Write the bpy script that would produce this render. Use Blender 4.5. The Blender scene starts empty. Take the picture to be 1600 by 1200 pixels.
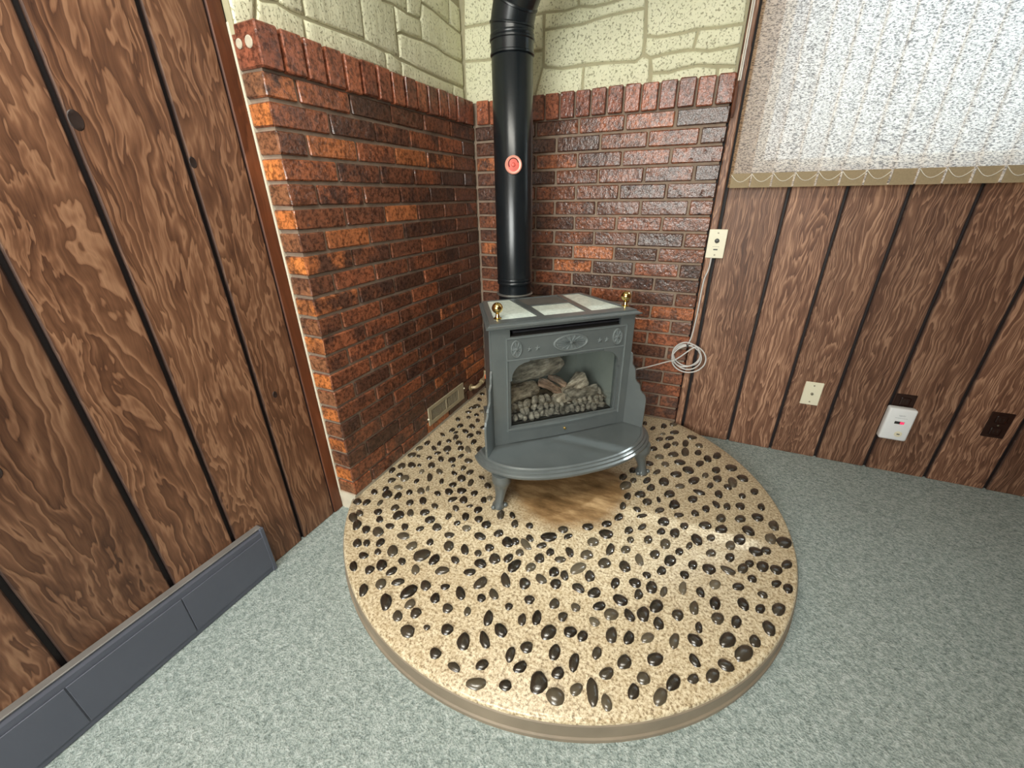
import bpy, bmesh, math, random
from mathutils import Vector, Matrix
PI = math.pi
S = bpy.context.scene
COL = S.collection
random.seed(7)

# ------------------------------------------------------------------ camera, world, lights, exposure
cam = bpy.data.cameras.new('camera')
cam.sensor_width = 36.0
cam.lens = 36.0 * 634.27 / 1600.0
cam.clip_start = 0.02
cam_o = bpy.data.objects.new('camera', cam)
COL.objects.link(cam_o)
cx = Vector((0.91348991, 0.40663239, -0.01364866))
cy = -Vector((0.15936189, -0.38846563, -0.90757823))
cz = -Vector((-0.37435274, 0.82688848, -0.41966114))
M = Matrix(((cx.x, cy.x, cz.x, 1.12953), (cx.y, cy.y, cz.y, -2.08177), (cx.z, cy.z, cz.z, 1.10759), (0, 0, 0, 1)))
cam_o.matrix_world = M
S.camera = cam_o

S.view_settings.view_transform = 'Standard'
S.view_settings.look = 'None'
S.view_settings.gamma = 1.0
S.view_settings.use_curve_mapping = False
S.view_settings.exposure = 0.55

world = bpy.data.worlds.new('daylight')
S.world = world
world.use_nodes = True
wn = world.node_tree
wn.nodes.clear()
w_out = wn.nodes.new('ShaderNodeOutputWorld')
w_bg = wn.nodes.new('ShaderNodeBackground')
w_geo = wn.nodes.new('ShaderNodeTexCoord')
w_sep = wn.nodes.new('ShaderNodeSeparateXYZ')
w_ramp = wn.nodes.new('ShaderNodeValToRGB')
wn.links.new(w_geo.outputs['Generated'], w_sep.inputs[0])
wn.links.new(w_sep.outputs[2], w_ramp.inputs[0])
w_ramp.color_ramp.elements[0].position = 0.0
w_ramp.color_ramp.elements[0].color = (0.86, 0.90, 0.92, 1)
w_ramp.color_ramp.elements[1].position = 0.55
w_ramp.color_ramp.elements[1].color = (0.34, 0.60, 0.92, 1)
wn.links.new(w_ramp.outputs[0], w_bg.inputs[0])
w_bg.inputs[1].default_value = 0.75
wn.links.new(w_bg.outputs[0], w_out.inputs[0])


def area(name, loc, target, sx, sy, power, color):
    l = bpy.data.lights.new(name, 'AREA')
    l.shape = 'RECTANGLE'
    l.size, l.size_y, l.energy, l.color = sx, sy, power, color
    o = bpy.data.objects.new(name, l)
    o.location = loc
    o.rotation_euler = (Vector(target) - Vector(loc)).to_track_quat('-Z', 'Y').to_euler()
    COL.objects.link(o)
    return o


area('rear_window_daylight', (0.85, -4.72, 1.45), (0.95, 0, 1.0), 2.0, 1.25, 120, (1.0, 0.97, 0.93))
area('front_window_daylight', (1.85, 0.60, 1.75), (1.72, -1.5, 0.6), 1.7, 1.0, 23, (0.80, 0.93, 1.0))
area('ceiling_lamp_light', (0.80, -2.0, 2.32), (0.80, -2.0, 0), 1.2, 0.35, 24, (1.0, 0.95, 0.84))
sun = bpy.data.lights.new('sun', 'SUN')
sun.energy, sun.angle, sun.color = 6.0, math.radians(2.0), (0.93, 0.97, 1.0)
sun_o = bpy.data.objects.new('sun', sun)
sun_o.rotation_euler = Vector((-0.74, -0.69, -1.0)).to_track_quat('-Z', 'Y').to_euler()
COL.objects.link(sun_o)

# ------------------------------------------------------------------ helpers


def link(o, parent=None, struct=False):
    COL.objects.link(o)
    if parent is not None:
        o.parent = parent
    if struct:
        o['kind'] = 'structure'
    return o


def obj(name, bm, mat, parent=None, smooth=False, struct=False, loc=None, auto=None):
    me = bpy.data.meshes.new(name)
    bmesh.ops.recalc_face_normals(bm, faces=bm.faces)
    bm.to_mesh(me)
    bm.free()
    if mat is not None:
        me.materials.append(mat)
    if smooth:
        for p in me.polygons:
            p.use_smooth = True
    if auto is not None:
        for p in me.polygons:
            p.use_smooth = True
        try:
            me.set_sharp_from_angle(angle=math.radians(auto))
        except Exception:
            pass
    o = bpy.data.objects.new(name, me)
    if loc is not None:
        o.location = loc
    return link(o, parent, struct)


def inst(name, me, parent=None, loc=(0, 0, 0), rot=(0, 0, 0), scale=(1, 1, 1)):
    o = bpy.data.objects.new(name, me)
    o.location, o.rotation_euler, o.scale = loc, rot, scale
    return link(o, parent)


def thing(name, label, cat, loc=(0, 0, 0), rotz=0.0, group=None):
    o = bpy.data.objects.new(name, None)
    o.empty_display_size = 0.05
    o.location = loc
    o.rotation_euler = (0, 0, rotz)
    o['label'] = label
    o['category'] = cat
    if group:
        o['group'] = group
    return link(o)


def box(bm, lo, hi, bevel=0.0, seg=1):
    lo, hi = Vector(lo), Vector(hi)
    r = bmesh.ops.create_cube(bm, size=1.0)
    vs = r['verts']
    for v in vs:
        v.co = Vector(((lo[i] + hi[i]) / 2 + v.co[i] * (hi[i] - lo[i]) for i in range(3)))
    if bevel > 0:
        es = list({e for v in vs for e in v.link_edges})
        bmesh.ops.bevel(bm, geom=es, offset=bevel, segments=seg, affect='EDGES', profile=0.5)


def new_box(lo, hi, bevel=0.0, seg=1):
    bm = bmesh.new()
    box(bm, lo, hi, bevel, seg)
    return bm


def offset_poly(pts, d):
    """inset (d>0) a closed 2D polygon"""
    n = len(pts)
    area2 = sum(pts[i][0] * pts[(i + 1) % n][1] - pts[(i + 1) % n][0] * pts[i][1] for i in range(n))
    sg = 1 if area2 > 0 else -1
    out = []
    for i in range(n):
        p0, p1, p2 = Vector(pts[i - 1]), Vector(pts[i]), Vector(pts[(i + 1) % n])
        e1, e2 = (p1 - p0), (p2 - p1)
        if e1.length < 1e-7 or e2.length < 1e-7:
            out.append(tuple(p1))
            continue
        e1.normalize(); e2.normalize()
        n1 = Vector((-e1.y, e1.x)) * sg
        n2 = Vector((-e2.y, e2.x)) * sg
        b = n1 + n2
        if b.length < 1e-5:
            b = n1.copy()
        b.normalize()
        k = d / max(0.45, b.dot(n1))
        out.append((p1.x + b.x * k, p1.y + b.y * k))
    return out


def rings(bm, loops, cap0=True, cap1=True, closed=True):
    """skin a list of equally long vertex loops"""
    V = [[bm.verts.new(p) for p in L] for L in loops]
    n = len(V[0])
    for a, b in zip(V[:-1], V[1:]):
        for i in range(n if closed else n - 1):
            j = (i + 1) % n
            try:
                bm.faces.new((a[i], a[j], b[j], b[i]))
            except ValueError:
                pass
    if cap0:
        bm.faces.new(V[0])
    if cap1:
        bm.faces.new(V[-1])
    return V


def lathe(bm, prof, segs=20, axis='z', center=(0, 0, 0), sx=1.0, sy=1.0):
    loops = []
    for r, h in prof:
        L = []
        for i in range(segs):
            a = 2 * PI * i / segs
            p = (r * math.cos(a) * sx, r * math.sin(a) * sy, h)
            if axis == 'y':
                p = (p[0], h, p[1])
            if axis == 'x':
                p = (h, p[0], p[1])
            L.append((p[0] + center[0], p[1] + center[1], p[2] + center[2]))
        loops.append(L)
    rings(bm, loops)


def tube(bm, pts, rad, segs=10, cap=True):
    pts = [Vector(p) for p in pts]
    rads = rad if isinstance(rad, (list, tuple)) else [rad] * len(pts)
    loops = []
    up = Vector((0, 0, 1))
    prev = None
    for i, p in enumerate(pts):
        t = (pts[min(i + 1, len(pts) - 1)] - pts[max(i - 1, 0)]).normalized()
        if prev is None:
            a = up if abs(t.z) < 0.9 else Vector((1, 0, 0))
            nrm = t.cross(a).normalized()
        else:
            nrm = (prev - t * prev.dot(t)).normalized()
        prev = nrm
        bn = t.cross(nrm)
        loops.append([p + (nrm * math.cos(2 * PI * k / segs) + bn * math.sin(2 * PI * k / segs)) * rads[i] for k in range(segs)])
    rings(bm, loops, cap, cap)


def smooth_path(pts, n=8):
    pts = [Vector(p) for p in pts]
    out = []
    for i in range(len(pts) - 1):
        p0, p1, p2, p3 = pts[max(i - 1, 0)], pts[i], pts[i + 1], pts[min(i + 2, len(pts) - 1)]
        for k in range(n):
            t = k / n
            out.append(0.5 * ((2 * p1) + (p2 - p0) * t + (2 * p0 - 5 * p1 + 4 * p2 - p3) * t * t + (3 * p1 - p0 - 3 * p2 + p3) * t ** 3))
    out.append(pts[-1])
    return out


def holed(bm, outer, holes, to3, depth):
    """flat plate with holes; to3(x, y, d) maps plate coordinates to space"""
    edges = []
    for L in [outer] + holes:
        vs = [bm.verts.new(to3(p[0], p[1], 0.0)) for p in L]
        for i in range(len(vs)):
            edges.append(bm.edges.new((vs[i], vs[(i + 1) % len(vs)])))
    r = bmesh.ops.triangle_fill(bm, use_beauty=True, use_dissolve=False, edges=edges)
    fs = [g for g in r['geom'] if isinstance(g, bmesh.types.BMFace)]
    ex = bmesh.ops.extrude_face_region(bm, geom=fs)
    d = Vector(to3(0, 0, depth)) - Vector(to3(0, 0, 0))
    for g in ex['geom']:
        if isinstance(g, bmesh.types.BMVert):
            g.co += d


def prism(bm, pts, to3, d0, d1, bev=0.0):
    L0 = [to3(p[0], p[1], d0) for p in pts]
    loops = [L0]
    if bev > 0:
        sgn = 1 if d1 > d0 else -1
        loops.append([to3(p[0], p[1], d1 - sgn * bev) for p in pts])
        q = offset_poly(pts, bev)
        loops.append([to3(p[0], p[1], d1) for p in q])
    else:
        loops.append([to3(p[0], p[1], d1) for p in pts])
    rings(bm, loops)


# ------------------------------------------------------------------ materials


class NT:
    def __init__(self, name):
        self.m = bpy.data.materials.new(name)
        self.m.use_nodes = True
        self.t = self.m.node_tree
        self.t.nodes.clear()
        self.out = self.t.nodes.new('ShaderNodeOutputMaterial')

    def n(self, kind, ins=None, **props):
        nd = self.t.nodes.new('ShaderNode' + kind)
        for k, v in props.items():
            setattr(nd, k, v)
        for k, v in (ins or {}).items():
            self.set(nd, k, v)
        return nd

    def set(self, nd, k, v):
        if isinstance(v, bpy.types.NodeSocket):
            self.t.links.new(v, nd.inputs[k])
        else:
            nd.inputs[k].default_value = v

    def math(self, op, a, b=0.0, c=0.0):
        nd = self.n('Math', {0: a, 1: b, 2: c}, operation=op)
        return nd.outputs[0]

    def vmath(self, op, a, b=(0, 0, 0)):
        nd = self.n('VectorMath', {0: a, 1: b}, operation=op)
        return nd.outputs[0]

    def noise(self, vec, scale, detail=3.0, rough=0.5, dist=0.0):
        nd = self.n('TexNoise', {'Vector': vec, 'Scale': scale, 'Detail': detail, 'Roughness': rough, 'Distortion': dist})
        return nd.outputs[0]

    def ramp(self, fac, stops, interp='LINEAR'):
        nd = self.n('ValToRGB', {0: fac})
        cr = nd.color_ramp
        cr.interpolation = interp
        while len(cr.elements) < len(stops):
            cr.elements.new(0.5)
        for e, (p, c) in zip(cr.elements, stops):
            e.position = p
            e.color = (c[0], c[1], c[2], 1) if isinstance(c, (tuple, list)) else (c, c, c, 1)
        return nd.outputs[0]

    def mix(self, fac, a, b, mode='MIX'):
        nd = self.n('Mix', data_type='RGBA', blend_type=mode)
        self.set(nd, 0, fac)
        self.set(nd, 6, a if isinstance(a, bpy.types.NodeSocket) else (a[0], a[1], a[2], 1))
        self.set(nd, 7, b if isinstance(b, bpy.types.NodeSocket) else (b[0], b[1], b[2], 1))
        return nd.outputs[2]

    def coord(self, rnd=True, scale=(1, 1, 1)):
        v = self.n('TexCoord').outputs['Object']
        if rnd:
            r = self.n('ObjectInfo').outputs['Random']
            r3 = self.n('CombineXYZ', {0: self.math('MULTIPLY', r, 37.0), 1: self.math('MULTIPLY', r, 91.0), 2: self.math('MULTIPLY', r, 53.0)}).outputs[0]
            v = self.vmath('ADD', v, r3)
        if scale != (1, 1, 1):
            v = self.vmath('MULTIPLY', v, scale)
        return v

    def bump(self, h, strength=0.3, dist=0.002):
        return self.n('Bump', {'Height': h, 'Strength': strength, 'Distance': dist}).outputs[0]

    def bsdf(self, color, rough=0.5, metal=0.0, normal=None, spec=0.5, coat=0.0, coat_rough=0.1):
        b = self.n('BsdfPrincipled')
        self.set(b, 'Base Color', color if isinstance(color, bpy.types.NodeSocket) else (color[0], color[1], color[2], 1))
        self.set(b, 'Roughness', rough)
        self.set(b, 'Metallic', metal)
        self.set(b, 'Specular IOR Level', spec)
        self.set(b, 'Coat Weight', coat)
        self.set(b, 'Coat Roughness', coat_rough)
        if normal is not None:
            self.set(b, 'Normal', normal)
        self.t.links.new(b.outputs[0], self.out.inputs[0])
        return self.m


def rnd_obj(n):
    return n.n('ObjectInfo').outputs['Random']


def m_simple(name, color, rough=0.5, metal=0.0, var=0.12, scale=30.0, bump=0.0, bscale=200.0, spec=0.5):
    n = NT(name)
    v = n.coord(False)
    f = n.noise(v, scale, 3.0)
    c2 = tuple(max(0.0, c * (1 - var)) for c in color)
    c1 = tuple(min(1.0, c * (1 + var)) for c in color)
    col = n.mix(f, c2, c1)
    nm = n.bump(n.noise(v, bscale, 2.0), bump, 0.001) if bump else None
    return n.bsdf(col, rough, metal, nm, spec)


def m_wood(name, cols, contour=17.0, gloss=0.36, A=3.4, B=0.55, edge='y', warm=(1, 1, 1)):
    """rotary cut plywood: contour lines of a stretched noise field, with stained plank edges"""
    n = NT(name)
    v = n.coord(True)
    sp = n.n('SeparateXYZ', {0: v})
    across = n.math('ADD', sp.outputs[0], sp.outputs[1])
    wob = n.noise(n.vmath('MULTIPLY', v, (7, 7, 7)), 1.0, 3.0)
    across = n.math('ADD', across, n.math('MULTIPLY', wob, 0.040))

    def field(kx, kz, det, off=0.0, ro=0.6):
        return n.noise(n.n('CombineXYZ', {0: n.math('MULTIPLY', across, kx), 1: off, 2: n.math('MULTIPLY', sp.outputs[2], kz)}).outputs[0], 1.0, det, ro)

    vec = n.n('CombineXYZ', {0: n.math('MULTIPLY', across, A), 1: 0.0, 2: n.math('MULTIPLY', sp.outputs[2], B)}).outputs[0]
    f = n.noise(vec, 1.7, 5.0, 0.6, 0.4)
    ring = n.math('FRACT', n.math('MULTIPLY', f, contour))
    ring = n.ramp(ring, [(0.0, 0.20), (0.45, 0.45), (0.82, 1.0), (0.93, 0.75), (1.0, 0.10)])
    fine = field(170.0, 6.0, 4.0, 0.0, 0.65)
    mid = field(16.0, 1.3, 4.0, 3.0)
    big = field(5.0, 1.1, 3.0, 9.0)
    t = n.math('MULTIPLY', ring, 0.34)
    t = n.math('ADD', t, n.math('MULTIPLY', fine, 0.36))
    t = n.math('ADD', t, n.math('MULTIPLY', mid, 0.36))
    t = n.math('ADD', t, n.math('MULTIPLY', big, 0.20))
    t = n.math('SUBTRACT', t, 0.06)
    col = n.ramp(t, cols)
    g = n.n('SeparateXYZ', {0: n.n('TexCoord').outputs['Generated']}).outputs[1 if edge == 'y' else 0]
    e = n.math('ABSOLUTE', n.math('SUBTRACT', g, 0.5))
    e = n.math('ADD', e, n.math('MULTIPLY_ADD', mid, 0.05, -0.025))
    st = n.ramp(e, [(0.465, 0.0), (0.5, 0.85)])
    col = n.mix(st, col, (0.022, 0.012, 0.012))
    hue = n.math('MULTIPLY_ADD', rnd_obj(n), 0.35, 0.82)
    col = n.mix(1.0, col, n.n('CombineXYZ', {0: n.math('MULTIPLY', hue, warm[0]), 1: n.math('MULTIPLY', hue, warm[1]), 2: n.math('MULTIPLY', hue, warm[2])}).outputs[0], 'MULTIPLY')
    nm = n.bump(t, 0.45, 0.0018)
    rough = n.math('MULTIPLY_ADD', fine, 0.22, gloss)
    rough = n.math('ADD', rough, n.math('MULTIPLY', st, 0.3))
    return n.bsdf(col, rough, 0.0, nm, 0.4)


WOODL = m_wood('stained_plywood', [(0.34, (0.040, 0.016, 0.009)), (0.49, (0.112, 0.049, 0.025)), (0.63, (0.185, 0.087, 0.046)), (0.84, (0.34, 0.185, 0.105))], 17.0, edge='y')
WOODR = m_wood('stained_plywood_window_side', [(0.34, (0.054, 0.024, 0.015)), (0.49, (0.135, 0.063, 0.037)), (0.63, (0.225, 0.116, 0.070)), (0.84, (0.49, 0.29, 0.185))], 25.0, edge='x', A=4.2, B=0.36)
WOODT = m_wood('reddish_trim_wood', [(0.3, (0.04, 0.013, 0.006)), (0.6, (0.12, 0.038, 0.015)), (0.85, (0.2, 0.07, 0.03))], 5.0, 0.35)
WOODK = m_simple('dark_groove_wood', (0.012, 0.008, 0.009), 0.6)  # near-black backing that shows between the planks


def m_brick(name='glazed_brick', stops=None, dk=0.9):
    n = NT(name)
    v = n.coord(True)
    r = rnd_obj(n)
    base = n.ramp(r, stops or [(0.0, (0.085, 0.040, 0.026)), (0.25, (0.150, 0.060, 0.035)), (0.55, (0.215, 0.080, 0.042)), (0.85, (0.32, 0.105, 0.050)), (1.0, (0.48, 0.165, 0.060))])
    blotch = n.noise(v, 13.0, 4.0, 0.65)
    dark = n.ramp(blotch, [(0.44, 1.0), (0.57, 0.0)])
    amt = n.math('MULTIPLY_ADD', n.math('FRACT', n.math('MULTIPLY', r, 7.31)), dk * 0.75, dk * 0.25)
    col = n.mix(n.math('MULTIPLY', dark, amt), base, (0.060, 0.034, 0.028))
    sp = n.ramp(n.noise(v, 75.0, 4.0, 0.7), [(0.40, (0.28, 0.26, 0.25)), (0.56, (1.25, 1.22, 1.18))])
    col = n.mix(0.8, col, sp, 'MULTIPLY')
    h1 = n.noise(v, 42.0, 4.0, 0.62)
    vor = n.n('TexVoronoi', {'Vector': n.vmath('MULTIPLY', v, (1, 1, 1)), 'Scale': 24.0}).outputs[0]
    dent = n.ramp(vor, [(0.0, 0.0), (0.22, 1.0)])
    h = n.math('ADD', n.math('MULTIPLY', h1, 0.8), n.math('MULTIPLY', dent, 0.35))
    nm = n.bump(h, 0.75, 0.0055)
    rough = n.math('MULTIPLY_ADD', n.noise(v, 40.0, 2.0), 0.25, 0.22)
    m = n.bsdf(col, rough, 0.0, nm, 0.22, 0.34, 0.13)
    for nd in n.t.nodes:
        if nd.type == 'BSDF_PRINCIPLED':
            nd.inputs['Coat IOR'].default_value = 1.75
            n.t.links.new(nm.node.outputs[0], nd.inputs['Coat Normal'])
    return m


BRICK = m_brick()
BRICK_O = m_brick('orange_brick_end', [(0.0, (0.42, 0.13, 0.045)), (1.0, (0.60, 0.21, 0.06))], 0.7)
BRICK_T = m_brick('brown_brick_end', [(0.0, (0.20, 0.085, 0.045)), (1.0, (0.30, 0.135, 0.065))], 0.7)
BRICK_C = m_brick('red_rowlock_brick', [(0.0, (0.19, 0.062, 0.038)), (1.0, (0.40, 0.13, 0.065))], 0.55)
MORT = m_simple('brick_mortar', (0.25, 0.185, 0.135), 0.8, 0, 0.45, 22.0, 0.5, 160.0)
MORTL = m_simple('pale_mortar', (0.62, 0.56, 0.44), 0.85, 0, 0.25, 25.0, 0.6, 120.0)


def m_stone():
    n = NT('cream_stone_panel')
    v = n.coord(True)
    c = n.mix(n.noise(v, 7.0, 4.0, 0.6), (0.68, 0.68, 0.47), (0.84, 0.83, 0.62))
    pit = n.ramp(n.noise(v, 120.0, 3.0, 0.65), [(0.32, 0.0), (0.44, 1.0)])
    c = n.mix(n.math('SUBTRACT', 1.0, pit), c, (0.42, 0.40, 0.26))
    st = n.noise(n.vmath('MULTIPLY', v, (18, 18, 5)), 1.0, 4.0, 0.6)
    h = n.math('ADD', n.math('MULTIPLY', pit, 0.35), st)
    return n.bsdf(c, 0.7, 0, n.bump(h, 0.7, 0.011), 0.3)


STONE = m_stone()
STONEJ = m_simple('stone_joint', (0.40, 0.37, 0.24), 0.85, 0, 0.15, 30.0, 0.4, 200.0)


def m_carpet():
    n = NT('grey_green_carpet')
    v = n.coord(False)
    f = n.noise(v, 210.0, 3.0, 0.7)
    g = n.noise(v, 85.0, 3.0, 0.65)
    b = n.noise(v, 3.0, 2.0)
    t = n.math('ADD', n.math('MULTIPLY', f, 0.5), n.math('MULTIPLY', g, 0.5))
    c = n.ramp(t, [(0.36, (0.155, 0.21, 0.20)), (0.50, (0.375, 0.45, 0.43)), (0.64, (0.63, 0.70, 0.68))])
    c = n.mix(n.math('MULTIPLY', b, 0.30), c, (0.41, 0.44, 0.40))
    return n.bsdf(c, 0.95, 0, n.bump(t, 1.0, 0.012), 0.1)


CARPET = m_carpet()


def m_hearth():
    n = NT('sealed_concrete_aggregate')
    v = n.coord(False)
    f = n.noise(v, 120.0, 4.0, 0.75)
    g = n.noise(v, 40.0, 4.0, 0.6)
    c = n.ramp(f, [(0.38, (0.18, 0.125, 0.068)), (0.465, (0.51, 0.405, 0.25)), (0.58, (0.77, 0.68, 0.49))])
    c = n.mix(n.ramp(g, [(0.35, 0.35), (0.6, 0.0)]), c, (0.40, 0.29, 0.15))
    # worn brown patch of smooth bare concrete in the middle (a stain with its own round edge)
    d = n.n('VectorMath', {0: v, 1: (0.765, -0.735, 0.0)}, operation='DISTANCE').outputs['Value']
    d = n.math('ADD', d, n.math('MULTIPLY_ADD', n.noise(v, 9.0, 3.0), 0.10, -0.05))
    k = n.ramp(d, [(0.225, 1.0), (0.295, 0.0)])
    sw = n.noise(n.vmath('MULTIPLY', v, (5, 14, 5)), 1.6, 5.0, 0.65)
    brown = n.ramp(sw, [(0.32, (0.13, 0.075, 0.03)), (0.5, (0.27, 0.16, 0.07)), (0.68, (0.47, 0.31, 0.15))])
    c = n.mix(k, c, brown)
    h = n.math('ADD', n.math('MULTIPLY', f, 0.4), g)
    rough = n.math('MULTIPLY_ADD', g, 0.25, 0.25)
    return n.bsdf(c, rough, 0, n.bump(h, 0.22, 0.003), 0.5, 0.35, 0.22)


HEARTH = m_hearth()
BAND = m_simple('hearth_edge_concrete', (0.235, 0.19, 0.135), 0.6, 0, 0.35, 9.0, 0.3, 60.0)


def m_pebble():
    n = NT('polished_pebble')
    v = n.coord(True)
    r = n.math('FRACT', n.math('ADD', rnd_obj(n), n.n('NewGeometry').outputs['Random Per Island']))
    base = n.ramp(r, [(0.0, (0.012, 0.010, 0.007)), (0.55, (0.032, 0.026, 0.018)), (0.82, (0.062, 0.051, 0.034)), (0.95, (0.12, 0.10, 0.066)), (1.0, (0.20, 0.17, 0.115))])
    c = n.mix(n.math('MULTIPLY', n.noise(v, 60.0, 3.0), 0.5), base, (0.045, 0.034, 0.023))
    return n.bsdf(c, 0.09, 0, n.bump(n.noise(v, 40.0, 2.0), 0.12, 0.003), 0.6, 0.8, 0.05)


PEB = m_pebble()


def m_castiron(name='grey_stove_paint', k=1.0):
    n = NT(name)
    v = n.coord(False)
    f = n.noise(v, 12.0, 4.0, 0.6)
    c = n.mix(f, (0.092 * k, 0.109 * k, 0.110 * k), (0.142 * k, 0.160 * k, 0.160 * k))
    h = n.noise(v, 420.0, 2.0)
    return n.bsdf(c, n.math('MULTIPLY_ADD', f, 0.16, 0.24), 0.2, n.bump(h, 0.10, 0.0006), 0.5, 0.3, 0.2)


IRON = m_castiron()
IRON_HILITE = m_castiron('highlit_raised_stove_paint', 1.55)  # lighter copy for raised relief; its highlights are put into the colour
IROND = m_simple('dark_louvre_metal', (0.022, 0.022, 0.028), 0.5, 0.3)
LINER = m_simple('firebox_liner', (0.19, 0.205, 0.19), 0.6, 0, 0.3, 8.0)
SOOT = m_simple('black_firebox_floor', (0.02, 0.017, 0.014), 0.9)
BRASS = m_simple('polished_brass', (0.72, 0.52, 0.20), 0.16, 1.0, 0.06)
PIPE = m_simple('black_pipe_paint', (0.010, 0.014, 0.017), 0.24, 0.15, 0.25, 20.0, 0.04, 300.0, 0.55)
PIPEL = m_simple('bare_steel_ring', (0.35, 0.36, 0.34), 0.35, 0.8)


def m_marble():
    n = NT('pale_marble_tile')
    v = n.coord(True)
    w = n.noise(v, 16.0, 6.0, 0.7, 1.6)
    vein = n.ramp(w, [(0.43, 0.0), (0.49, 1.0), (0.55, 0.0)])
    c = n.mix(n.math('MULTIPLY', vein, 0.5), (0.78, 0.86, 0.78), (0.34, 0.44, 0.40))
    c = n.mix(n.math('MULTIPLY', n.noise(v, 5.0, 3.0), 0.5), c, (0.68, 0.77, 0.70))
    return n.bsdf(c, 0.22, 0, None, 0.5)


MARBLE = m_marble()


def m_log(name, a, b, c):
    n = NT(name)
    v = n.coord(True)
    t = n.noise(n.vmath('MULTIPLY', v, (18, 55, 55)), 1.0, 5.0, 0.7)
    col = n.ramp(t, [(0.32, a), (0.5, b), (0.68, c)])
    return n.bsdf(col, 0.9, 0, n.bump(t, 0.9, 0.012), 0.2)


LOG = m_log('ceramic_log_bark', (0.07, 0.055, 0.042), (0.29, 0.235, 0.18), (0.62, 0.54, 0.44))
LOGD = m_log('ceramic_log_brown', (0.05, 0.03, 0.022), (0.20, 0.12, 0.085), (0.42, 0.28, 0.20))
EMBER = m_log('ceramic_ember_grey', (0.05, 0.042, 0.035), (0.20, 0.175, 0.145), (0.44, 0.39, 0.33))


def m_glass(name, refl=0.06):
    n = NT(name)
    t = n.n('BsdfTransparent', {'Color': (0.93, 0.95, 0.94, 1)})
    g = n.n('BsdfGlossy', {'Color': (1, 1, 1, 1), 'Roughness': 0.03})
    fc = n.n('LayerWeight', {'Blend': 0.5}).outputs['Facing']
    fr = n.math('MULTIPLY_ADD', n.math('POWER', fc, 4.0), 0.5, refl * 0.6)
    mx = n.n('MixShader', {0: fr, 1: t.outputs[0], 2: g.outputs[0]})
    n.t.links.new(mx.outputs[0], n.out.inputs[0])
    return n.m


GLASS = m_glass('clear_glass')


def m_blind():
    n = NT('woven_blind_fabric')
    v = n.coord(True)
    sp = n.n('SeparateXYZ', {0: v})
    vec = n.n('CombineXYZ', {0: n.math('MULTIPLY', sp.outputs[0], 120.0), 1: sp.outputs[1], 2: n.math('MULTIPLY', sp.outputs[2], 300.0)}).outputs[0]
    f = n.noise(vec, 1.0, 3.0, 0.7, 0.6)
    thread = n.ramp(f, [(0.42, 1.0), (0.55, 0.0)])
    col = n.mix(thread, (0.56, 0.31, 0.11), (0.18, 0.115, 0.065))
    dif = n.n('BsdfDiffuse', {'Color': col})
    tr = n.n('BsdfTranslucent', {'Color': n.mix(thread, (0.79, 0.80, 0.76), (0.165, 0.175, 0.185))})
    tp = n.n('BsdfTransparent', {'Color': (1, 1, 1, 1)})
    m1 = n.n('MixShader', {0: 0.42, 1: dif.outputs[0], 2: tr.outputs[0]})
    hole = n.math('MULTIPLY_ADD', thread, -0.26, 0.28)
    m2 = n.n('MixShader', {0: hole, 1: m1.outputs[0], 2: tp.outputs[0]})
    n.t.links.new(m2.outputs[0], n.out.inputs[0])
    return n.m


BLIND = m_blind()
HEM = m_simple('blind_hem_fabric', (0.32, 0.25, 0.15), 0.9, 0, 0.2, 150.0)
CHAIN = m_simple('white_plastic_bead', (0.80, 0.76, 0.66), 0.4)
IVORY = m_simple('ivory_plastic', (0.80, 0.76, 0.58), 0.35, 0, 0.03)
WHITE = m_simple('white_plastic', (0.82, 0.85, 0.86), 0.35, 0, 0.03)
SCREW = m_simple('screw_metal', (0.32, 0.29, 0.22), 0.4, 0.8)
DARKP = m_simple('dark_plastic', (0.03, 0.03, 0.028), 0.4)
BROWNP = m_simple('brown_plastic', (0.022, 0.008, 0.005), 0.35)
CABLE = m_simple('grey_white_cable', (0.58, 0.57, 0.55), 0.45)
HEATER = m_simple('slate_blue_enamel', (0.100, 0.108, 0.140), 0.42, 0.1, 0.08, 5.0)
HEATERL = m_simple('paler_heater_edge', (0.20, 0.19, 0.18), 0.45, 0.2, 0.3, 15.0)  # paler brownish grey along the top edge
VENT = m_simple('beige_register_paint', (0.42, 0.36, 0.24), 0.45, 0.1, 0.1)
PLASTER = m_simple('white_ceiling_paint', (0.80, 0.79, 0.75), 0.9, 0, 0.03)
WINFR = m_simple('window_frame_paint', (0.72, 0.70, 0.64), 0.5)
REDP = m_simple('red_dial', (0.62, 0.10, 0.07), 0.4, 0.1, 0.2, 60.0)
REDL = m_simple('pale_red_dial_rim', (0.75, 0.33, 0.25), 0.35, 0.1, 0.1)
ORANGE = m_simple('orange_handle_plastic', (0.80, 0.17, 0.05), 0.4)
GALV = m_simple('tan_gas_pipe', (0.42, 0.34, 0.20), 0.45, 0.4, 0.2)

# ------------------------------------------------------------------ room shell
FZ = -0.075           # carpet level; z = 0 is the top of the hearth
CEIL = 2.36
XR, YB = 2.66, -4.60  # side wall and rear wall
H, BL = 0.0677, 0.205  # brick course height and brick pitch
LL, LR = 1.1465, 1.1436

obj('floor', new_box((-0.25, YB - 0.15, FZ - 0.1), (XR + 0.15, 0.2, FZ)), CARPET, None, struct=True)
obj('ceiling', new_box((-0.25, YB - 0.15, CEIL), (XR + 0.15, 0.2, CEIL + 0.1)), PLASTER, None, struct=True)

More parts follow.
